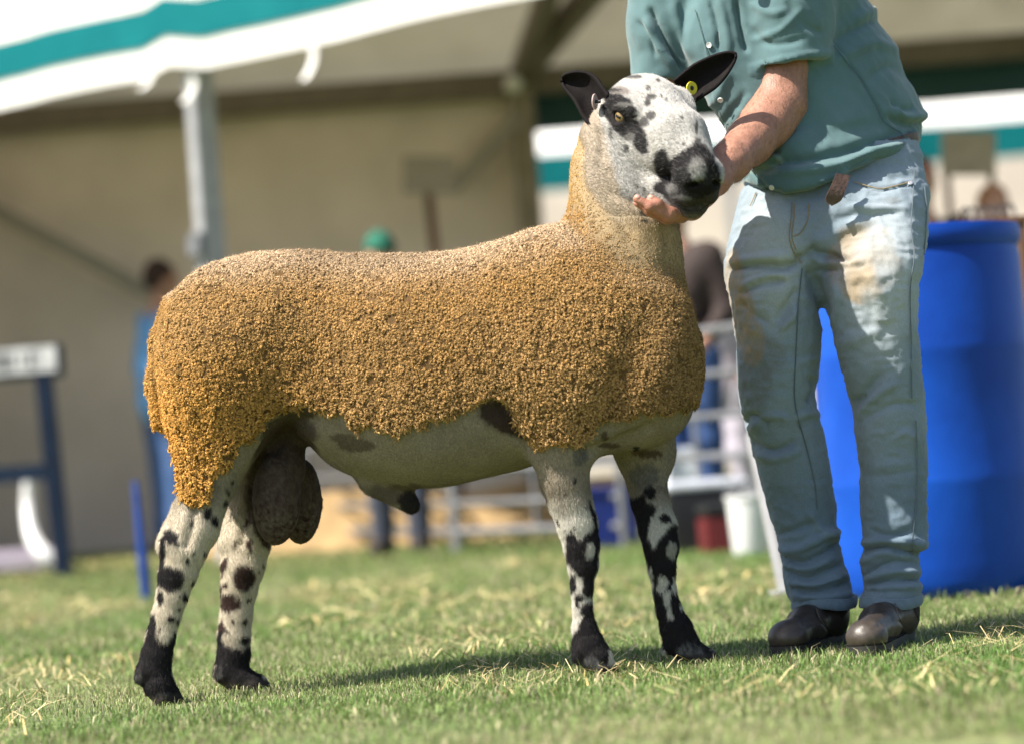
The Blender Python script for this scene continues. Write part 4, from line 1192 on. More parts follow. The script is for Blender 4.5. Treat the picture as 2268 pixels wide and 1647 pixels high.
def make_sheep():
    v, f = build_sheep()
    n = normals(v, f)
    q = proj(v)
    fs = fleece_sd(q, v)
    fm = sstep(-4, 16, fs)
    shk = line_d(q, [(1296, 300), (1300, 380), (1336, 455), (1400, 530), (1500, 545)])
    v = v + n * (fm * .008 * sstep(0, 160, shk))[:, None]
    # lean folds in the bare skin
    v = v + n * ((1 - fm) * .0022 * vnoise(v, 22, 31))[:, None]
    v = v + n * (fm * .004 * vnoise(v, 14, 33))[:, None]
    for pl, w, a in ((((1180, 985), (1150, 960), (1115, 900)), 16, -.010), (((1300, 1000), (1360, 985), (1440, 945)), 12, -.012), (((1290, 330), (1330, 420), (1395, 520)), 16, -.006),
                     (((690, 930), (650, 935), (610, 990)), 14, -.014), (((1335, 300), (1332, 372), (1360, 425), (1400, 445)), 14, -.008), (((1470, 470), (1482, 600)), 10, -.005),
                     (((1430, 700), (1400, 800), (1340, 930)), 40, -.010), (((432, 1105), (425, 1160), (412, 1205)), 12, -.010), (((545, 1130), (535, 1200)), 12, -.008)):
        m = np.exp(-(line_d(q, pl) / w)**2) * (n @ FWD < 0)
        v = v + n * (m * a)[:, None]
    col = sheep_colours(v, n)
    col = col * (1 - fm[:, None]) + fm[:, None] * mixc(np.tile(np.array((.12, .068, .026)), (len(v), 1)), (.30, .22, .125), sstep(110, 20, shk))  # skin below the wool coloured dark for the shade in its gaps
    faces = [tuple(a) for a in f]
    vv, cc = v, col
    root = empty('sheep', tuple(np.array([P(850, 1520, 6.0)[0], 0, 0])))
    tag(root, 'golden-fleeced ram with black and white spotted face and legs, held under the chin', 'sheep')
    fur = mat_attr('sheep_hair', rough=.8, var=.28, vscale=240, bump=.45, bscale=420, stretch=(1, 1, .55), spec=.12, bdist=.003)
    ears = []
    ears.append(ear_sheet([(1346, 212), (1333, 194), (1321, 176), (1303, 164), (1275, 161), (1252, 167), (1245, 177)],
                          [(1330, 286), (1306, 275), (1292, 257), (1277, 228), (1264, 210), (1253, 195), (1245.5, 180)], 5.90, 5.98, .040, 1))
    ears.append(ear_sheet([(1490, 178), (1521, 152), (1545, 136), (1582, 120), (1612, 113), (1630, 116), (1633, 123)],
                          [(1528, 236), (1548, 223), (1560, 215), (1588, 196), (1611, 170), (1628, 142), (1633.5, 126)], 6.00, 5.985, .030, 1))
    for ev, ef in ears:
        o = len(vv)
        vv = np.concatenate([vv, ev]); faces += [tuple(i + o for i in a) for a in ef]
        e = np.tile(np.array((.009, .007, .0068)), (len(ev), 1)) * (1 + .3 * vnoise(ev, 120, 5))[:, None]
        cc = np.concatenate([cc, e])
    body = mesh_obj('body', vv, faces, fur, root, True, cc)
    # eyes
    eyem, nt, bs = material('sheep_eye')
    bs.inputs['Roughness'].default_value = .08
    N = nt.nodes.new; Lk = nt.links.new
    at = N('ShaderNodeAttribute'); at.attribute_name = 'Col'; Lk(at.outputs['Color'], bs.inputs['Base Color'])
    for s in (1, -1):
        c = hp(.0, s * .0635, -.001); r = .0165 * HS
        bm = bmesh.new(); bmesh.ops.create_uvsphere(bm, u_segments=32, v_segments=24, radius=r)
        c, out, hz, vt = eye_frame(s)
        ev = np.array([w.co for w in bm.verts]); bm.verts.index_update(); ef = [[w.index for w in g.verts] for g in bm.faces]; bm.free()
        e1 = (ev @ np.eye(3)) / r
        ang = np.arccos(np.clip(e1[:, 2], -1, 1))
        ec = np.tile(np.array((.05, .03, .015)), (len(ev), 1))
        ec[ang < .95] = (.24, .165, .07)
        ec[ang > .88] = (.012, .008, .006)
        pup = (np.abs(e1[:, 0]) < .40) & (np.abs(e1[:, 1]) < .15) & (e1[:, 2] > 0)
        ec[pup] = (.004, .004, .004)
        w = c + (ev[:, :1] * hz + ev[:, 1:2] * vt + ev[:, 2:3] * out)
        mesh_obj('eye', w, ef, eyem, root, True, ec)
    # fleece: small curled locks standing on the skin
    fmf = fm[f].mean(1)
    pick, at = sample_faces(v, f, fmf > .35, 820000)
    n = normals(v, f)
    p, nn = at(v), at(n); nn /= np.linalg.norm(nn, axis=1)[:, None]
    far = (nn @ FWD) > .25
    vsz = np.where(far, .0080, .0043)
    key = np.floor(p / vsz[:, None] + .35 * np.stack([vnoise(p, 90, 80 + i) for i in range(3)], 1)).astype(np.int64)
    hk = (key[:, 0] * 73856093) ^ (key[:, 1] * 19349663) ^ (key[:, 2] * 83492791) ^ (far.astype(np.int64) * 7919)
    _, u = np.unique(hk, return_index=True)
    p, nn, far = p[u], nn[u], far[u]
    pit = vnoise(p * [1.2, 1.2, .8], 85, 89) + .5 * vnoise(p, 200, 87)
    kp = (pit > -.52) | far
    p, nn, far = p[kp], nn[kp], far[kp]
    L = len(p)
    pq = proj(p)
    fsd = fleece_sd(pq, p)
    # distance to the closely shorn neck and breast, where the wool fades out
    shorn = line_d(pq, [(1296, 300), (1300, 380), (1336, 455), (1400, 530), (1500, 545)])
    chest = sstep(1360, 1490, pq[:, 0])
    clump = vnoise(p, 75, 88)
    long = 1 + .45 * sstep(780, 1000, pq[:, 1]) + .25 * vnoise(p, 9, 8) + .65 * clump
    hgt = np.where(far, .010, .0056) * long * (.6 + .7 * RNG.random(L)) * (.75 + .55 * sstep(30, 4, fsd) * (pq[:, 1] > 860) * (shorn > 60))
    hgt *= (.16 + .84 * sstep(0, 150, shorn)) * (1 - .35 * chest)
    down = np.array([0, 0, -1.0]) + RNG.normal(0, .9, (L, 3)) + .8 * np.stack([vnoise(p, 45, 90 + i) for i in range(3)], 1)
    tang = down - nn * (down * nn).sum(1)[:, None]
    tang /= np.linalg.norm(tang, axis=1)[:, None] + 1e-9
    bit = np.cross(nn, tang)
    curl = RNG.choice([-1.0, 1.0], L)[:, None]
    # colour: ochre, more orange on the rump, paler on the topline, browner on the chest
    def wool_tone(p, nn):
        pq = proj(p)
        tone = .5 + .5 * vnoise(p, 7, 14)
        base = np.array((.44, .262, .095))[None] * (1 - tone[:, None]) + np.array((.52, .325, .135))[None] * tone[:, None]
        base = mixc(base, (.66, .36, .085), .8 * sstep(760, 420, pq[:, 0]) * sstep(700, 950, pq[:, 1]))
        base = mixc(base, (.32, .205, .09), .75 * sstep(1320, 1480, pq[:, 0]))
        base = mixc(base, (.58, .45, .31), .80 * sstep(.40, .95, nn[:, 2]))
        base = mixc(base, (.55, .38, .165), .6 * sstep(1350, 1290, pq[:, 0]) * sstep(480, 430, pq[:, 1]))
        base = mixc(base, (.40, .30, .18), .8 * sstep(110, 0, line_d(pq, [(1296, 300), (1300, 380), (1336, 455), (1400, 530), (1500, 545)])) * (pq[:, 0] > 1300))
        base = mixc(base, (.19, .125, .065), .45 * sstep(.30, .85, vnoise(p, 5, 40)))
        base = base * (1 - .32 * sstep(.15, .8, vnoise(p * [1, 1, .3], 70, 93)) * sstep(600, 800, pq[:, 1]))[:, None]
        return base
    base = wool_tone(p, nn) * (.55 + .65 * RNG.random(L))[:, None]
    wool = mat_attr('wool', rough=.9, var=.14, vscale=420, spec=.10, trans=.12)
    NS, NP = 3, 9
    up_ = nn + RNG.normal(0, .25, (L, 3))
    ph0 = RNG.random(L) * 6.283
    hr0 = np.where(far, .0034, .00185) * (.6 + .7 * RNG.random(L)) * (.55 + .45 * sstep(0, 130, shorn))
    trn = 1.1 + 1.0 * RNG.random(L)
    allp, allc, allr = [], [], []
    for k_ in range(NS):
        ph = ph0 + k_ * .55 + RNG.normal(0, .25, L)
        hr = hr0 * (1 + RNG.normal(0, .22, L))
        pts = np.zeros((L, NP, 3), np.float32)
        off = RNG.normal(0, .0007, (L, 3))
        for i in range(NP):
            t = i / (NP - 1)
            axp = p + off + up_ * (hgt * 1.25 * (t - .42 * t * t))[:, None] + tang * (hgt * .85 * t * t)[:, None] - nn * .0015
            e1 = bit; e2 = tang * (1 - t) - nn * t
            an = ph + 6.283 * trn * t * curl[:, 0]
            g = hr * min(1, t * 2.6) * (1 - .25 * t)
            pts[:, i] = axp + (g * np.cos(an))[:, None] * e1 + (g * np.sin(an))[:, None] * e2
        allp.append(pts); allc.append(base * (.85 + .3 * RNG.random(L))[:, None]); allr.append(np.where(far, .0016, .00088) * (.7 + .6 * RNG.random(L)) * (.75 + .25 * sstep(0, 130, shorn)))
    rr = np.concatenate(allr)[:, None] * np.array((1.1, 1.1, 1.05, 1.0, 1.0, .95, .9, .8, .5))
    shade = np.array((.40, .42, .55, .75, .92, 1.02, 1.08, 1.12, 1.15))  # strand roots darkened: shade between the curls put into the colour
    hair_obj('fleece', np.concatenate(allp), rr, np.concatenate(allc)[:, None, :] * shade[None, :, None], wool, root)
    # loose wool fibres standing off the locks
    wf = mat_attr('wool_fibre', rough=.95, var=.1, vscale=200, spec=.05, trans=.3)
    ii = RNG.choice(np.nonzero(~far)[0], 120000)
    b0 = allp[0][ii, RNG.integers(2, NP, len(ii))]
    dr = RNG.normal(0, 1, (len(ii), 3)) + nn[ii] * .55; dr /= np.linalg.norm(dr, axis=1)[:, None]
    d2 = RNG.normal(0, 1, (len(ii), 3)); ln = (.0018 + .0036 * RNG.random(len(ii)))[:, None] * (.4 + .6 * sstep(0, 95, shorn[ii]))[:, None]
    pts = np.stack([b0, b0 + dr * ln * .5 + d2 * ln * .12, b0 + dr * ln * .9 + d2 * ln * .40, b0 + dr * ln * .95 + d2 * ln * .85], 1)
    hair_obj('wool_fibres', pts, np.array((.00016, .00015, .00012, .00005)), wool_tone(b0, nn[ii]) * (.8 + .6 * RNG.random(len(ii)))[:, None], wf, root)
    # short coat on face, neck, belly and legs
    near = sstep(.45, .1, (n @ FWD))
    bare = sstep(.75, .3, fm) * near
    hq = proj(v)
    headm = (hq[:, 1] < 500) & (hq[:, 0] > 1285)
    legm = hq[:, 1] > 1060
    dens = bare * np.where(headm, 2.2, np.where(legm, 1.5, .8)) * (v[:, 2] > .03)
    pk, at = sample_faces(v, f, dens[f].mean(1), 300000)
    hp_, hn_ = at(v), at(n); hn_ /= np.linalg.norm(hn_, axis=1)[:, None]
    hc = at(col); hqq = proj(hp_)
    isH = (hqq[:, 1] < 480) & (hqq[:, 0] > 1300); isL = hqq[:, 1] > 1070
    flow = np.where(isH[:, None], -HF[None] * 1.0 + np.array([0, 0, -.25]), np.where(isL[:, None], np.array([.0, 0, -1.0]), np.array([-.45, 0, -.75])))
    flow = flow + .35 * np.stack([vnoise(hp_, 18, 100 + i) for i in range(3)], 1)
    muz = sstep(40, 10, np.hypot(hqq[:, 0] - 1555, hqq[:, 1] - 425) - 25)
    ln = np.where(isH, .0075, np.where(isL, .0085, .0055)) * (.6 + .8 * RNG.random(len(hp_))) * (1 - .65 * muz)
    scro = ((hqq[:, 0] > 555) & (hqq[:, 0] < 712) & (hqq[:, 1] > 1000) & (hqq[:, 1] < 1206) & (hc.mean(1) < .09)).astype(float)
    ln = ln * (1 - .6 * scro)
    eyed = np.hypot(hqq[:, 0] - 1366, hqq[:, 1] - 263)
    ok = (eyed > 17)
    st_ = strands(hp_, hn_, flow, ln, .38, .22)
    hcol = hc * (.72 + .62 * RNG.random(len(hp_)))[:, None]
    dark = hc.mean(1) < .06
    salt = dark & (RNG.random(len(hp_)) < .02) & (scro < .5)
    hcol[salt] = np.where(isH[salt][:, None], (.26, .25, .24), (.09, .085, .08))
    pep = (~dark) & isH & (RNG.random(len(hp_)) < .02)
    hcol[pep] = (.06, .055, .055)
    cm = mat_attr('short_coat', rough=.75, var=.08, vscale=100, spec=.16)
    hair_obj('coat', st_[ok], np.array((.00019, .00018, .00014, .00005)), hcol[ok], cm, root)
    # ear tags
    yel = plain('yellow_tag', srgb(205, 190, 40), .45); pk = plain('pale_tag', srgb(190, 165, 160), .45); dk = plain('tag_stud', (.01, .01, .012, 1), .4)
    c = P(1531, 196, 5.985); nrm = -FWD * .8 + RGT * .55; nrm /= np.linalg.norm(nrm)
    t_ = MB(); t_.lathe(c, [(.0055, .0), (.0145, .0), (.0150, .0015), (.0145, .003), (.0055, .003), (.0055, 0)], 28, nrm)
    yt = t_.build('ear_tag', yel, root, False); yt['label'] = 'round yellow ear tag'
    t_ = MB(); t_.lathe(c - nrm * .004, [(.002, -.004), (.0055, -.002), (.005, .006), (.001, .008)], 16, nrm); t_.build('stud', dk, yt, True)
    c = P(1316, 226, 5.905); n2 = RGT * .93 - FWD * .35; n2 /= np.linalg.norm(n2)
    t_ = MB(); t_.lathe(c, [(.001, 0), (.017, 0), (.018, .0015), (.017, .003), (.001, .003)], 28, n2)
    pt = t_.build('ear_tag', pk, root, False); pt['label'] = 'pale pink ear tag seen edge on'
    t_ = MB(); t_.tube([c + n2 * .002, c + n2 * .014], .004, 10); t_.build('stud', dk, pt, True)
    return root

make_sheep()
# ------------------------------------------------------------------ the handler
def m6(x, y): return (1329 + x * .3765, y * .3765)
def m7(x, y): return (1577 + x * .3765, 354.4 + y * .3765)
def m8(x, y): return (1594.8 + x * .3496, 930.3 + y * .3496)

MD = .08
def PM(qx, qy, d): return P(qx, qy, d + MD * min(1, max(0, (d - 5.87) / .13)))

def rows(tab, hd):
    """tab rows: qy, left, right, depth, half depth -> loft stations along z"""
    out = []
    for y, a, b, d, h in tab:
        c = PM((a + b) / 2, y, d)
        out.append((c[2], c[0], c[1], (b - a) / 2 * d / FQ, h))
    return out

def crease(v, n, items, f=None):
    q = proj(v)
    fr = sstep(.25, -.15, n @ FWD)
    off = np.zeros(len(v))
    for pl, w, a in items:
        pl = np.array(pl, float)
        e = pl[-1] - pl[0]; L = np.hypot(*e) + 1e-9
        d = line_d(q, spline(pl, 14) if len(pl) > 2 else pl)
        t = np.clip(((q - pl[0]) @ e) / (L * L), -.2, 1.2)
        fade = sstep(-.12, .15, t) * sstep(1.12, .85, t)
        off += 1.3 * a * np.exp(-(d / (.85 * w))**2) * fade * fr
    return v + n * off[:, None]

def make_man():
    root = empty('person', tuple(PM(1890, 1440, 6.0) * np.array([1, 1, 0])))
    tag(root, 'handler in teal short-sleeved shirt and stained jeans bending to hold the ram\'s chin', 'person')
    skin = mat_attr('skin', rough=.5, var=.16, vscale=90, bump=.35, bscale=260, spec=.35, sss=.12, bdist=.003)
    # ---- skin: torso core, arms, hands, neck, head
    xs = np.r_[lin(.22, .44, .0030), lin(.44, 1.0, .0062)]
    ys = np.r_[lin(-.30, -.02, .0034), lin(-.02, .50, .0065)]
    zs = np.r_[lin(.72, .97, .0055), lin(.97, 1.12, .0030), lin(1.12, 2.02, .0065)]
    B = Field(xs, ys, zs)
    DT = 6.20
    B.cone(PM(1850, 420, DT), PM(1740, -40, DT), .085, .075, .05)
    B.cone(PM(1650, -60, DT - .05), PM(1800, -40, DT - .05), .05, .05, .05)
    arm = [(1748, -40, 6.10, .060), (1738, 80, 6.09, .059), (1733, 165, 6.08, .0585), (1727, 232, 6.06, .060), (1700, 272, 6.03, .0575), (1660, 315, 5.985, .051), (1618, 358, 5.93, .043), (1580, 398, 5.885, .034), (1556, 425, 5.86, .031)]
    B.chain([(PM(x, y, d), r) for x, y, d, r in arm], .02)
    # the palm carries the chin, fingers close round the near side of the jaw
    palm = PM(1530, 455, 5.835); k1 = PM(1512, 470, 5.80)
    B.cone(PM(1560, 425, 5.86), palm, .031, .030, .015, (1, 1, 1)).cone(palm, k1, .030, .022, .015)
    fing = [[(1515, 474, 5.79, .0125), (1486, 471, 5.765, .0115), (1457, 452, 5.755, .0108), (1441, 440, 5.757, .0095)],
            [(1512, 480, 5.80, .0125), (1480, 480, 5.765, .0118), (1440, 459, 5.750, .0108), (1410, 440, 5.752, .0093)],
            [(1512, 483, 5.82, .012), (1476, 486, 5.790, .011), (1438, 468, 5.778, .010), (1412, 451, 5.776, .0088)],
            [(1514, 482, 5.84, .011), (1482, 486, 5.82, .0095), (1452, 476, 5.808, .0088), (1430, 464, 5.804, .0078)]]
    for fg in fing:
        B.chain([(PM(x, y, d), r * .94) for x, y, d, r in fg], .003)
        for x, y, d, r in fg[1:3]: B.ell(PM(x, y, d), (r * 1.06,) * 3, k=.006)
    B.chain([(PM(1545, 440, 5.87), .016), (PM(1540, 415, 5.885), .013), (PM(1536, 385, 5.885), .011)], .012)   # thumb behind the muzzle
    # other arm goes down behind the ram's neck
    arm2 = [(1470, -40, 6.19, .050), (1464, 90, 6.185, .048), (1460, 200, 6.18, .046), (1440, 280, 6.15, .045), (1425, 350, 6.125, .034)]
    B.chain([(PM(x, y, d), r) for x, y, d, r in arm2], .02)
    B.ell(PM(1420, 372, 6.115), (.045, .022, .05), k=.02)
    for i in range(4): B.chain([(PM(1396 + 14 * i, 385, 6.112), .011), (PM(1388 + 15 * i, 418, 6.102), .010), (PM(1384 + 15 * i, 440, 6.095), .0085)], .005)
    B.chain([(PM(1450, 370, 6.11), .013), (PM(1468, 395, 6.10), .011)], .008)
    # neck and head, above the frame, looking down at the ram
    N0, N1 = PM(1668, -95, 6.11), PM(1632, -165, 6.06); HC = PM(1612, -235, 6.01)
    B.cone(N0, N1, .062, .058, .04)
    fd = np.array([-.50, -.52, -.69]); fd /= np.linalg.norm(fd); rt = np.cross(fd, (0, 0, 1)); rt /= np.linalg.norm(rt); upd = np.cross(rt, fd)
    R = np.stack([rt, fd, upd], 1)
    def h(x, y, z): return HC + rt * x + fd * y + upd * z
    B.ell(h(0, -.01, .02), (.076, .098, .100), R, .02).ell(h(0, .02, -.045), (.058, .078, .075), R, .03)
    B.cone(h(0, .092, .005), h(0, .115, -.035), .010, .015, .012)
    for g in (-1, 1):
        B.ell(h(.078 * g, -.005, -.01), (.012, .022, .034), R, .008)
        B.ell(h(.032 * g, .094, .012), (.017, .012, .010), R, .008, 'sub').ell(h(.032 * g, .078, .012), (.013, .013, .012), R, .004)
    B.cone(h(-.022, .098, -.068), h(.022, .098, -.068), .006, .006, .008)
    v, f = B.mesh(2)
    q = proj(v)
    nz = vnoise(v, 26, 3)
    col = np.tile(np.array((.33, .165, .113)), (len(v), 1)) * (1 + .12 * nz)[:, None]
    col = mixc(col, (.36, .145, .095), .5 * sstep(330, 440, q[:, 1]))
    n = normals(v, f)
    v = v + n * (.0012 * vnoise(v, 55, 9))[:, None]
    body = mesh_obj('body', v, f, skin, root, True, col)
    an = normals(v, f); aq = proj(v)
    am = ((aq[:, 1] > 150) & (aq[:, 1] < 420) & (aq[:, 0] > 1570) & (an @ FWD < .5)).astype(float)
    pk, at = sample_faces(v, f, am[f].mean(1), 5200)
    ap, av_ = at(v), at(an); av_ /= np.linalg.norm(av_, axis=1)[:, None]
    fl = np.tile(PM(1580, 398, 5.885) - PM(1727, 232, 6.06), (len(ap), 1)) + np.array([.05, 0, -.10])
    hair_obj('arm_hair', strands(ap, av_, fl, .008 + .010 * RNG.random(len(ap)), .35, .28), np.array((.00012, .00012, .0001, .00004)), np.tile((.16, .085, .04), (len(ap), 1)), mat_attr('arm_hair', var=.05), root)
    nail = mat_noise('finger_nail', (.50, .27, .20, 1), (.58, .34, .27, 1), 60, .3)
    for fg in fing[:3]:
        a, b = PM(*fg[-2][:3]), PM(*fg[-1][:3]); ax = (b - a) / np.linalg.norm(b - a)
        t = -FWD * .80 + UPV * .58; t -= ax * (t @ ax); t /= np.linalg.norm(t); sdv = np.cross(ax, t)
        c = b + t * fg[-1][3] * .62 - ax * .001
        vv, ff = ico((0, 0, 0), (1, 1, 1), 2)
        vv = c + vv[:, :1] * ax * .0075 + vv[:, 1:2] * sdv * .0062 + vv[:, 2:3] * t * .0042
        mesh_obj('nail', vv, ff, nail, root)
    hr = Field(lin(HC[0] - .16, HC[0] + .16, .006), lin(HC[1] - .18, HC[1] + .18, .006), lin(HC[2] - .16, HC[2] + .18, .006))
    hr.ell(h(0, -.025, .032), (.084, .102, .100), R, .01).ell(h(0, .10, -.06), (.075, .085, .10), R, .02, 'sub')
    hv, hf = hr.mesh(1); hn = normals(hv, hf); hv = hv + hn * (.005 * vnoise(hv, 90, 3))[:, None]
    mesh_obj('hair', hv, hf, mat_noise('brown_hair', (.05, .03, .018, 1), (.10, .06, .035, 1), 60, .6), root)

    # ---- shirt
    S = Field(lin(.22, 1.06, .0050), lin(-.04, .54, .0058), lin(.94, 1.66, .0050))
    tor = [(-75, 1640, 1800, 6.16, .09), (-50, 1570, 1868, 6.18, .115), (-15, 1525, 1915, 6.19, .135), (50, 1500, 1958, 6.20, .142), (100, 1503, 1986, 6.20, .145), (150, 1522, 2008, 6.20, .147), (200, 1550, 2030, 6.20, .148),
           (240, 1575, 2048, 6.20, .150), (266, 1592, 2058, 6.20, .152), (300, 1612, 2050, 6.20, .154), (335, 1628, 2046, 6.19, .165), (380, 1640, 2050, 6.18, .168), (420, 1646, 2052, 6.17, .166), (460, 1654, 2052, 6.17, .16)]
    hem = np.array([(1380, 190), (1520, 188), (1580, 380), (1640, 400), (1668, 420), (1724, 439), (1781, 428), (1833, 409), (1882, 384), (1931, 362), (1988, 346), (2018, 336), (2040, 318), (2052, 285), (2064, 262), (2100, 200)])
    def hemcut(X, Y, Z):
        X, Y, Z = np.broadcast_arrays(X, Y, Z)
        qq = proj(np.stack([X.ravel(), Y.ravel() * 0 + .24, Z.ravel()], 1))
        return (qq[:, 1] - np.interp(qq[:, 0], hem[:, 0], hem[:, 1])).reshape(X.shape) / 990.0
    G = S._grid(tuple(slice(0, None) for _ in range(3)))
    S.loft(2, rows(tor, 0), k=.01, n=2.15, shear=.28)
    S.cone(PM(1655, -70, 6.15), PM(1700, -80, 6.13), .075, .07, .03)
    S.cone(PM(1480, -48, 6.17), PM(1640, -75, 6.16), .078, .075, .05).cone(PM(1700, -75, 6.15), PM(1775, -45, 6.14), .08, .098, .05)
    S.F = np.maximum(S.F, hemcut(*G).astype(np.float32))
    def smin(a, b, k):
        h = np.maximum(k - np.abs(a - b), 0) / k
        return np.minimum(a, b) - h * h * k * .25
    # near sleeve, cut along its hem and hollowed round the arm
    N = Field(*S.ax)
    N.cone(PM(1744, -45, 6.12), PM(1742, 40, 6.10), .102, .098, .035).cone(PM(1742, 40, 6.10), PM(1752, 200, 6.07), .098, .087, .035)
    a, b = PM(1666, 157, 6.06), PM(1842, 126, 6.06)
    pn = np.cross(b - a, FWD); pn /= np.linalg.norm(pn)
    if pn[2] < 0: pn = -pn
    N.F = np.maximum(N.F, -((G[0] - a[0]) * pn[0] + (G[1] - a[1]) * pn[1] + (G[2] - a[2]) * pn[2]))
    N.cone(PM(1738, 105, 6.085), PM(1735, 190, 6.07), .064, .078, .004, mode='sub')
    S.F = smin(S.F, N.F, .018)
    # far sleeve, behind the ram's head
    N = Field(*S.ax)
    N.cone(PM(1470, -45, 6.17), PM(1466, 60, 6.17), .084, .074, .03).cone(PM(1466, 60, 6.17), PM(1464, 230, 6.175), .074, .066, .03)
    N.F = np.maximum(N.F, PM(1450, 184, 6.17)[2] - G[2] + 0 * G[0] + 0 * G[1])
    S.F = smin(S.F, N.F, .018)
    v, f = S.mesh(2)
    n = normals(v, f)
    M = lambda L: [m6(*p) for p in L]
    items = [(M([(300, 60), (390, 250), (490, 420)]), 9, -.014), (M([(270, 120), (330, 260), (440, 400)]), 9, .008), (M([(230, 130), (300, 220), (330, 330)]), 7, -.007),
             (M([(420, 0), (470, 180), (540, 330)]), 12, .006), (M([(700, 0), (740, 160), (760, 320)]), 9, .006), (M([(650, 0), (690, 150), (700, 300)]), 7, -.005),
             (M([(800, 0), (825, 150), (860, 300)]), 8, -.012), (M([(880, 20), (1000, 80), (1100, 60)]), 10, .004), (M([(860, 150), (1000, 260), (1200, 230)]), 9, -.004), (M([(900, 240), (1060, 180), (1180, 60)]), 9, .004),
             (M([(1100, 10), (1200, 140), (1320, 200)]), 10, -.004), (M([(1370, 240), (1500, 420), (1640, 640), (1690, 730)]), 3.0, -.0035),
             (M([(1370, 250), (1600, 130), (1700, 170)]), 14, -.007), (M([(1500, 120), (1600, 60), (1650, 70)]), 12, .005), (M([(1400, 350), (1600, 260), (1760, 300)]), 14, .006), (M([(1560, 480), (1700, 400), (1830, 470)]), 14, -.004),
             (M([(1060, 870), (1300, 760), (1560, 690)]), 22, .006), (M([(1000, 960), (1300, 930), (1560, 860), (1760, 790)]), 13, -.010), (M([(1060, 1020), (1350, 985), (1600, 900), (1800, 850)]), 11, .009),
             (M([(1740, 640), (1800, 690), (1920, 680)]), 9, .007), (M([(1690, 690), (1800, 740), (1900, 720)]), 8, -.007), (M([(1700, 600), (1770, 640), (1850, 640)]), 8, -.005),
             (M([(900, 1000), (1000, 930), (1060, 940)]), 7, .008), (M([(930, 950), (1010, 900), (1060, 880)]), 6, -.006), (M([(960, 1010), (1030, 980), (1060, 960)]), 5, -.006), (M([(870, 980), (940, 1060), (1010, 1130)]), 5, -.004),
             (M([(1560, 870), (1700, 880), (1830, 820)]), 9, .006), (M([(1450, 1000), (1560, 940), (1650, 930)]), 7, -.005), (M([(1820, 780), (1850, 840), (1840, 880)]), 5, -.005),
             (M([(1200, 500), (1300, 700), (1280, 860)]), 22, -.004), (M([(640, 640), (700, 560), (760, 420)]), 12, .005), (M([(690, 780), (790, 640), (860, 540)]), 10, -.004)]
    v = crease(v, n, items)
    n = normals(v, f)
    rdg = lambda a: 1 - np.abs(a) * 2
    dg = np.stack([v[:, 0] * .8 + v[:, 2] * .6, v[:, 1], (v[:, 2] * .8 - v[:, 0] * .6) * .35], 1)
    v = v + n * (.0030 * vnoise(v * [1, 1, .6], 13, 60) + .0022 * rdg(vnoise(dg, 17, 62)) + .0013 * rdg(vnoise(dg * [1, 1, 1.6], 36, 63)) + .0008 * vnoise(v, 60, 61))[:, None]
    q = proj(v)
    # turned hems: a slightly proud band
    hy = np.interp(q[:, 0], hem[:, 0], hem[:, 1])
    band = sstep(16, 13, hy - q[:, 1]) * (q[:, 0] > 1640)
    slh = line_d(q, [(1668, 158), (1743, 137), (1796, 129), (1841, 126)])
    band = np.maximum(band, sstep(17, 14, slh) * (q[:, 0] > 1660) * (q[:, 0] < 1846) * (q[:, 1] < 170))
    v = v + n * (band * .0022)[:, None]
    pla = line_d(q, M([(600, 0), (640, 200), (700, 560), (760, 800), (880, 980), (1030, 1150)]))
    v = v + n * (sstep(15, 12, pla) * .0022)[:, None]
    sc = np.tile(np.array((.085, .155, .163)), (len(v), 1)) * (1 + .10 * vnoise(v, 9, 2) + .05 * vnoise(v, 40, 3))[:, None]
    sc = mixc(sc, (.30, .34, .28), .30 * blobs(q, nz=np.zeros(len(v)), items=[(*m6(960, 1000), 34, 12), (*m6(1030, 950), 18, 14)]) * (vnoise(v, 60, 4) > 0))
    shirtm = mat_attr('shirt_cotton', rough=.85, var=.10, vscale=500, bump=.25, bscale=900, spec=.2, sheen=.3, bdist=.001)
    shirt = mesh_obj('shirt', v, f, shirtm, root, True, sc)
    # surface finder for sewn-on details
    def on(vv, nn, pt, lift=.001):
        qv = proj(vv); front = (nn @ FWD) < .1
        d = np.hypot(qv[:, 0] - pt[0], qv[:, 1] - pt[1]) + (~front) * 1e3
        cand = np.argsort(d)[:12]
        cand = cand[d[cand] < d[cand[0]] + 6]
        i = cand[np.argmin(vv[cand] @ FWD)]
        dep = vv[i, 1] - CAM[1]
        p = P(pt[0], pt[1], dep)
        return p + nn[i] * lift, nn[i]
    sn = normals(v, f)
    pearl = mat_noise('pearl_button', (.62, .62, .58, 1), (.78, .78, .74, 1), 60, .25)
    for pt in (m6(642, 268), m6(709, 588), m6(1012, 1103)):
        p, nn = on(v, sn, pt, .0015)
        mb = MB(); mb.lathe(p, [(.0005, 0), (.0062, 0), (.0066, .0012), (.0058, .0028), (.0046, .0020), (.0005, .0018)], 20, nn); bt = mb.build('button', pearl, shirt, True)
    def seam(vv, nn, pts, name, mat, par, r=.0010, lift=.0006, m=40):
        pp = spline(pts, m)
        P3 = np.array([on(vv, nn, a, lift)[0] for a in pp])
        for _ in range(3): P3[1:-1] = (P3[:-2] + 2 * P3[1:-1] + P3[2:]) / 4
        mb = MB(); mb.tube(P3, r, 5); return mb.build(name, mat, par, True)
    thread = plain('teal_thread', (.055, .11, .115, 1), .8)
    seam(v, sn, M([(560, 60), (600, 200), (635, 330)]), 'seam', thread, shirt)
    seam(v, sn, M([(695, 640), (740, 740), (752, 790)]), 'seam', thread, shirt)
    seam(v, sn, M([(1375, 270), (1470, 390), (1560, 500), (1650, 680), (1690, 735), (1780, 790), (1830, 870)]), 'seam', thread, shirt)
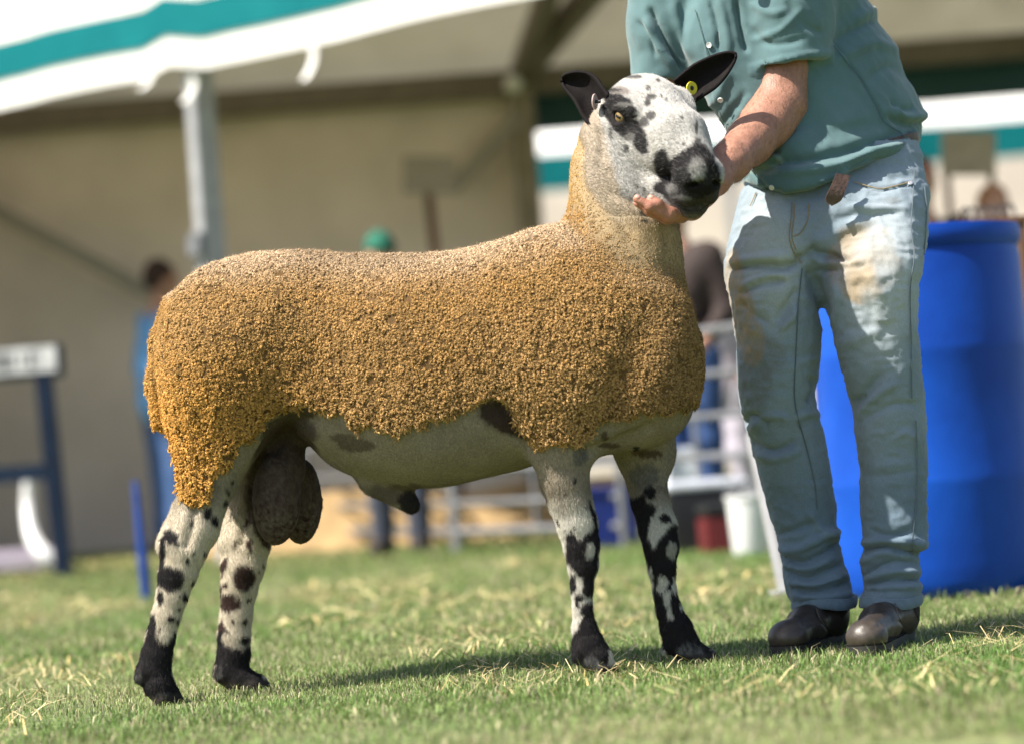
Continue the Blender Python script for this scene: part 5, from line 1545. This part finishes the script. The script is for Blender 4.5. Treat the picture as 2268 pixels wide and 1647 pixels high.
    seam(v, sn, M([(880, 985), (960, 1085), (1010, 1150)]), 'seam', thread, shirt)

    # ---- jeans
    J = Field(lin(.40, 1.06, .0046), lin(-.14, .46, .0056), lin(.04, 1.14, .0046))
    pel = [(320, 1676, 2036, 6.17, .09), (350, 1668, 2042, 6.165, .098), (400, 1658, 2049, 6.15, .108), (440, 1650, 2052, 6.135, .120), (480, 1639, 2051, 6.12, .126), (530, 1627, 2048, 6.12, .128), (570, 1622, 2044, 6.12, .122), (600, 1640, 2020, 6.12, .10)]
    J.loft(2, rows(pel, 0), k=.02, n=2.3)
    LL = [(430, 1650, 1780, 6.14, .08), (490, 1634, 1810, 6.125, .10), (540, 1624, 1826, 6.11, .105), (590, 1615, 1822, 6.11, .108), (640, 1612, 1819, 6.10, .105), (700, 1621, 1820, 6.10, .100), (760, 1631, 1818, 6.10, .094), (830, 1633, 1813, 6.10, .088), (900, 1640, 1809, 6.11, .084), (960, 1657, 1822, 6.12, .082),
          (1040, 1680, 1838, 6.125, .079), (1120, 1704, 1850, 6.13, .075), (1180, 1721, 1853, 6.13, .072), (1240, 1732, 1868, 6.13, .072), (1290, 1740, 1880, 6.125, .071), (1325, 1752, 1889, 6.12, .070), (1342, 1762, 1889, 6.12, .068)]
    RL = [(430, 1900, 2046, 6.13, .085), (490, 1870, 2046, 6.10, .100), (540, 1840, 2046, 6.07, .108), (590, 1820, 2044, 6.045, .112), (640, 1822, 2035, 6.03, .108), (690, 1834, 2032, 6.03, .102), (735, 1846, 2033, 6.03, .097), (806, 1863, 2040, 6.03, .090), (863, 1878, 2046, 6.035, .086), (919, 1892, 2050, 6.04, .083),
          (1018, 1902, 2053, 6.05, .078), (1088, 1907, 2054, 6.05, .075), (1157, 1910, 2054, 6.05, .073), (1205, 1912, 2053, 6.05, .072), (1238, 1909, 2038, 6.05, .070), (1270, 1911, 2037, 6.05, .069), (1300, 1914, 2040, 6.045, .069), (1325, 1908, 2038, 6.04, .067), (1340, 1912, 2036, 6.04, .066)]
    J.loft(2, rows(LL, 0), k=.045, n=2.1)
    J.loft(2, rows(RL, 0), k=.030, n=2.1)
    v, f = J.mesh(2)
    n = normals(v, f)
    M7 = lambda L: [m7(*p) for p in L]; M8 = lambda L: [m8(*p) for p in L]
    items = [(M7([(120, 650), (280, 620), (430, 635), (520, 590)]), 9, -.013), (M7([(120, 600), (300, 580), (450, 560)]), 12, .008), (M7([(170, 790), (280, 730), (420, 710)]), 9, -.009), (M7([(180, 740), (320, 690), (460, 680)]), 9, .006),
             (M7([(170, 830), (230, 900), (330, 960)]), 10, -.006), (M7([(380, 950), (450, 840), (500, 760)]), 12, -.008), (M7([(410, 1000), (470, 930), (510, 860)]), 8, .005), (M7([(560, 640), (620, 760), (680, 960)]), 16, -.012),
             (M7([(600, 540), (700, 560), (820, 600)]), 10, -.010), (M7([(600, 590), (740, 620), (880, 610)]), 10, .008), (M7([(600, 660), (720, 640), (900, 620)]), 8, -.006), (M7([(600, 500), (740, 420), (900, 350)]), 16, .006),
             (M7([(740, 340), (900, 330), (1120, 300)]), 10, -.004), (M7([(800, 280), (980, 290), (1140, 290)]), 8, .004), (M7([(500, 580), (560, 560), (610, 500)]), 10, -.010), (M7([(720, 720), (740, 860), (700, 980)]), 10, .006),
             (M7([(940, 660), (1000, 800), (1010, 960)]), 22, .005), (M7([(730, 1100), (880, 1040), (1000, 990)]), 18, .005), (M7([(820, 1440), (900, 1380), (1000, 1240)]), 14, -.008), (M7([(860, 1500), (950, 1400), (1080, 1300)]), 10, .006),
             (M7([(900, 1520), (1060, 1440), (1200, 1430)]), 10, -.005), (M7([(180, 1560), (230, 1500), (330, 1540)]), 10, -.008), (M7([(230, 1580), (330, 1500), (450, 1520)]), 9, .006), (M7([(560, 1430), (600, 1350), (590, 1280)]), 9, -.008), (M7([(480, 1520), (560, 1490), (630, 1500)]), 9, .006),
             (M7([(830, 130), (1000, 180), (1180, 130)]), 3.5, -.004),
             (M8([(190, 130), (330, 190), (480, 130)]), 10, -.009), (M8([(220, 200), (350, 240), (500, 200)]), 9, .006), (M8([(380, 860), (520, 900), (640, 850), (760, 760)]), 9, -.012), (M8([(380, 820), (500, 820), (640, 740), (760, 700)]), 10, .010), (M8([(370, 720), (480, 690), (600, 640)]), 9, -.007), (M8([(560, 580), (640, 690), (780, 780)]), 9, .008),
             (M8([(430, 950), (560, 1000), (720, 930), (800, 900)]), 8, -.009), (M8([(420, 920), (560, 940), (700, 880)]), 8, .008), (M8([(470, 1060), (620, 1090), (800, 1030)]), 7, -.009), (M8([(450, 1030), (620, 1040), (790, 980)]), 8, .009), (M8([(480, 1110), (640, 1120), (820, 1100)]), 6, .006),
             (M8([(890, 820), (1040, 800), (1180, 830), (1310, 860)]), 8, -.012), (M8([(900, 780), (1050, 760), (1200, 770), (1310, 790)]), 10, .010), (M8([(900, 900), (1000, 850), (1100, 830)]), 8, .008), (M8([(920, 980), (1060, 900), (1240, 900)]), 8, -.008), (M8([(920, 1010), (1080, 960), (1260, 960)]), 8, .009), (M8([(940, 1040), (1100, 1010), (1270, 1010)]), 6, -.008), (M8([(930, 1060), (1100, 1060), (1270, 1050)]), 6, .006),
             (M8([(960, 700), (1080, 740), (1200, 700)]), 10, -.006), (M8([(1080, 130), (1180, 80), (1260, 120)]), 10, .005), (M8([(880, 330), (1040, 350), (1240, 300)]), 14, -.003)]
    v = crease(v, n, items)
    n = normals(v, f)
    v = v + n * (.0030 * vnoise(v * [1, 1, .8], 16, 70) + .0020 * (1 - 2 * np.abs(vnoise(v * [.6, 1, 1.3], 22, 72))) + .0018 * (1 - 2 * np.abs(vnoise(v * [.7, 1, 1.2], 48, 71))) + .0009 * (1 - 2 * np.abs(vnoise(v * [.8, 1, 1.1], 95, 74))))[:, None]
    q = proj(v)
    nz = .5 * vnoise(v, 60, 5) + .5 * vnoise(v, 130, 6)
    jc = np.tile(np.array((.195, .248, .295)), (len(v), 1))
    fade = np.maximum(sstep(1.25, .3, np.hypot((q[:, 0] - 1955) / 95, (q[:, 1] - 610) / 200)), sstep(1.25, .3, np.hypot((q[:, 0] - 1705) / 85, (q[:, 1] - 580) / 190)))
    jc = mixc(jc, (.40, .44, .46), .85 * fade)
    jc = mixc(jc, (.105, .152, .198), .85 * sstep(880, 1180, q[:, 1]))  # lower legs bluer, and darkened in colour for the shadow falling there
    st = blobs(q, nz, [(*m7(900, 520), 66, 56), (*m7(850, 660), 60, 50), (*m7(1020, 640), 40, 40), (*m7(760, 560), 30, 30), (*m7(880, 740), 46, 40)])
    jc = mixc(jc, (.32, .24, .145), .85 * st * (.6 + .6 * vnoise(v * [1, 1, .4], 30, 7)).clip(0, 1))
    jc = mixc(jc, (.40, .27, .12), .85 * blobs(q, nz, [(*m7(125, 760), 22, 90), (*m7(190, 940), 24, 70), (*m7(240, 1080), 26, 50)]) * (.6 + .5 * nz).clip(0, 1))
    jc = mixc(jc, (.13, .105, .07), .5 * blobs(q, nz, [(*m7(740, 570), 26, 10), (*m7(700, 590), 20, 12), (*m7(250, 1290), 40, 60), (*m7(1060, 240), 16, 8), (*m7(830, 700), 30, 16), (*m7(330, 1150), 40, 40)]) * (.5 + .6 * nz).clip(0, 1))
    jc *= (1 + .10 * vnoise(v, 12, 8) + .06 * nz)[:, None]
    jm = mat_attr('denim', rough=.9, var=.16, vscale=420, bump=.35, bscale=700, stretch=(1.6, 1.6, .5), spec=.15, sheen=.2, bdist=.0015)
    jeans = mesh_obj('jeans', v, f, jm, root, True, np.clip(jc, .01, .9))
    jn = normals(v, f)
    sth = plain('denim_thread', (.10, .13, .15, 1), .9); gold = plain('gold_thread', (.30, .23, .13, 1), .9)
    for pts, mt in ((M7([(470, 250), (468, 330), (455, 450), (480, 540), (530, 610)]), gold), (M7([(485, 260), (483, 340), (470, 450), (495, 530)]), gold), (M7([(570, 260), (560, 360), (520, 430), (480, 450)]), gold),
                    (M7([(530, 640), (510, 820), (500, 1000), (490, 1200), (485, 1400), (520, 1580)]), sth), (M7([(1190, 60), (1180, 250), (1170, 400), (1190, 560), (1165, 760), (1170, 1000), (1175, 1400)]), sth),
                    (M8([(500, 0), (560, 220), (600, 400), (615, 560)]), sth), (M8([(1240, 0), (1250, 250), (1245, 500), (1220, 760), (1225, 850)]), sth), (M7([(835, 130), (980, 170), (1090, 150), (1160, 130)]), gold),
                    (M7([(260, 190), (235, 250), (225, 270)]), gold), (M7([(1250, 160), (1262, 300), (1255, 450), (1245, 560)]), sth)):
        seam(v, jn, pts, 'seam', mt, jeans, .0013, .0004)
    steel = plain('rivet_steel', (.5, .5, .5, 1), .3, .8)
    p, nn = on(v, jn, m7(1167, 137), .001); mb = MB(); mb.lathe(p, [(.0005, 0), (.006, 0), (.006, .001), (.003, .002), (.0005, .001)], 16, nn); mb.build('rivet', steel, jeans, True)
    # turned cuffs
    for leg, nm in ((LL, 0), (RL, 1)):
        y, a, b, d, hd = leg[-1]
        rings = []
        for k, (dy, g) in enumerate(((-21, .002), (-20, .008), (-11, .0105), (0, .0105), (4, .008), (5, -.002))):
            c = PM((a + b) / 2, y + dy, d); w = (b - a) / 2 * d / FQ + g; e = hd + g
            rings.append([c + np.array([w * math.cos(t) * (1 + .02 * math.sin(3 * t)), e * math.sin(t), .004 * math.sin(2 * t + nm) - .0735 * w * math.cos(t) * 0]) for t in np.linspace(0, 2 * math.pi, 49)])
        mb = MB(); mb.sheet(rings)
        cv = np.array(mb.v); cv = cv + np.c_[.003 * vnoise(cv, 40, 3), .003 * vnoise(cv, 40, 4), .002 * vnoise(cv, 30, 5)]
        cc = np.tile(np.array((.12, .17, .215)), (len(cv), 1)) * (1 + .2 * vnoise(cv, 90, 6))[:, None]
        mesh_obj('cuff', cv, mb.f, jm, jeans, True, cc)
    # ---- belt with a loose end
    leather = mat_noise('brown_leather', (.055, .030, .020, 1), (.10, .058, .040, 1), 30, .5, bump=.3, bscale=120)
    bw = []
    for (dy, g) in ((-14, .004), (0, .006), (14, .004)):
        ring = []
        for t in np.linspace(0, 2 * math.pi, 73):
            y0 = 366 + dy - 50 * math.cos(t)
            c = PM(1852, y0, 6.16)
            ring.append(c + np.array([(.192 + g) * math.cos(t), (.104 + g) * math.sin(t) + .22 * .19 * math.cos(t), 0]))
        bw.append(ring)
    mb = MB(); mb.sheet(bw, .003); belt = mb.build('belt', leather, root, True)
    g = []
    for t in np.linspace(0, 1, 12):
        cx, cy = 1868 - 22 * t - 6 * t * t, 384 + 68 * t
        w = (15 + 4 * t) * (1 - .9 * max(0, (t - .75) / .25)**2)
        g.append([PM(cx - w * 1.0 + 2 * w * s, cy + 5 * s, 5.985 - .012 * math.sin(t * 2.2) + .006 * s) for s in np.linspace(0, 1, 7)])
    mb = MB(); mb.sheet(g, .0035); mb.build('belt_end', leather, belt, True)

    # ---- boots
    bm_ = mat_attr('boot_leather', rough=.42, var=.18, vscale=60, bump=.25, bscale=160, spec=.45, bdist=.002)
    rub = mat_noise('boot_rubber', (.012, .011, .010, 1), (.022, .02, .018, 1), 40, .7)
    gus = mat_noise('elastic_gusset', (.018, .012, .012, 1), (.03, .02, .018, 1), 200, .9)
    for k, (ank, ad, toe, td, heel, hdp) in enumerate((((1826, 1340), 6.125, (1752, 1424), None, (1858, 1418), None), ((1977, 1338), 6.04, (1925, 1424), None, (2008, 1412), None))):
        A = PM(ank[0], ank[1], ad)
        gt = ground_at(toe[0], toe[1] + 28); gh = np.array([A[0] + .012, A[1] + .055, 0])
        T0 = np.array([gt[0], gt[1] + .02, .046]); H0 = np.array([gh[0], gh[1], .050])
        ax = (T0 - H0); ax[2] = 0; L = np.linalg.norm(ax); ax /= L
        if L < .19: T0 = H0 + ax * .19 + np.array([0, 0, -.004])
        mid = H0 * .45 + T0 * .55
        lo = np.minimum(np.minimum(A, T0), H0) - .09; hi = np.maximum(np.maximum(A, T0), H0) + .09
        Bf = Field(lin(lo[0], hi[0], .0038), lin(lo[1], hi[1], .0042), lin(-.02, A[2] + .03, .0038))
        Bf.cone(A + [0, .006, -.004], A * .5 + (H0 + ax * .045) * .5, .050, .054, .02).cone(A * .5 + (H0 + ax * .05) * .5, H0 + ax * .02, .056, .047, .03)
        Bf.cone(H0 + ax * .05 + [0, 0, .014], mid + [0, 0, .006], .045, .041, .03).cone(mid + [0, 0, .004], T0 - [0, 0, .006], .041, .034, .03)
        Bf.ell(T0 + [0, 0, -.005], (.044, .046, .034), k=.02)
        G = Bf._grid(tuple(slice(0, None) for _ in range(3)))
        Bf.F = np.maximum(Bf.F, .021 - G[2] + 0 * G[0] + 0 * G[1])
        bv, bf = Bf.mesh(2)
        bn = normals(bv, bf)
        bv = bv + bn * (.0012 * vnoise(bv, 30, 3) + .0010 * vnoise(bv, 70, 4))[:, None]
        qq = proj(bv)
        items = [([m8(610, 1190), m8(630, 1250), m8(690, 1330), m8(740, 1370)], 3, -.002)] if k == 0 else [([m8(1105, 1150), m8(1135, 1250), m8(1180, 1320)], 3, -.002)]
        items += [([(toe[0] + 8, toe[1] - 32), (toe[0] + 50, toe[1] - 50), (toe[0] + 90, toe[1] - 40)], 7, -.0012), ([(toe[0] + 20, toe[1] - 45), (toe[0] + 60, toe[1] - 62)], 6, -.0010)]
        bv = crease(bv, bn, items)
        bc = np.tile(np.array((.030, .022, .018)), (len(bv), 1)) * (1 + .25 * vnoise(bv, 14, 5))[:, None]
        bc = mixc(bc, (.10, .082, .062), .55 * sstep(.10, .05, bv[:, 2]) * (.5 + .5 * vnoise(bv, 22, 6)).clip(0, 1))
        boot = mesh_obj('boot', bv, bf, bm_, root, True, bc)
        # sole follows the foot outline
        pr = np.array([-ax[1], ax[0], 0])
        out = []
        nseg = 40
        for t in np.linspace(0, 2 * math.pi, nseg, endpoint=False):
            c = H0 if math.cos(t) < 0 else T0
            u = math.cos(t); w = math.sin(t)
            out.append(np.array([c[0], c[1], 0]) + ax * u * (.046 if math.cos(t) >= 0 else .046) + pr * w * (.045 if math.cos(t) >= 0 else .040))
        sg = [[p * [1, 1, 0] + [0, 0, z] for p in out + out[:1]] for z in (.002, .010, .024)]
        mb = MB(); mb.sheet(sg); mb.add([p * [1, 1, 0] + [0, 0, .026] for p in out], [tuple(range(nseg))]); mb.build('sole', rub, boot, True)
        bn = normals(bv, bf)
        tri = [m8(735, 1170), m8(770, 1262), m8(825, 1190)] if k == 0 else [m8(1200, 1140), m8(1258, 1270), m8(1262, 1170)]
        msk = poly_sd(proj(bv), tri) > -1
        fsel = bf[msk[bf].all(1) & ((bn[bf].mean(1) @ FWD) < .2)]
        if len(fsel):
            lab = np.arange(len(bv))
            for _ in range(60):
                m_ = lab[fsel].min(1)
                for c_ in range(4): np.minimum.at(lab, fsel[:, c_], m_)
            r_ = lab[fsel[:, 0]]; big = np.bincount(r_).argmax(); fsel = fsel[r_ == big]
            ids, inv = np.unique(fsel, return_inverse=True)
            mesh_obj('gusset', bv[ids] + bn[ids] * .0015, inv.reshape(fsel.shape), gus, boot, True)
        seam(bv, bn, items[0][0], 'seam', plain('boot_thread', (.10, .07, .045, 1), .8), boot, .0010, .0006, 30)
    return root

make_man()
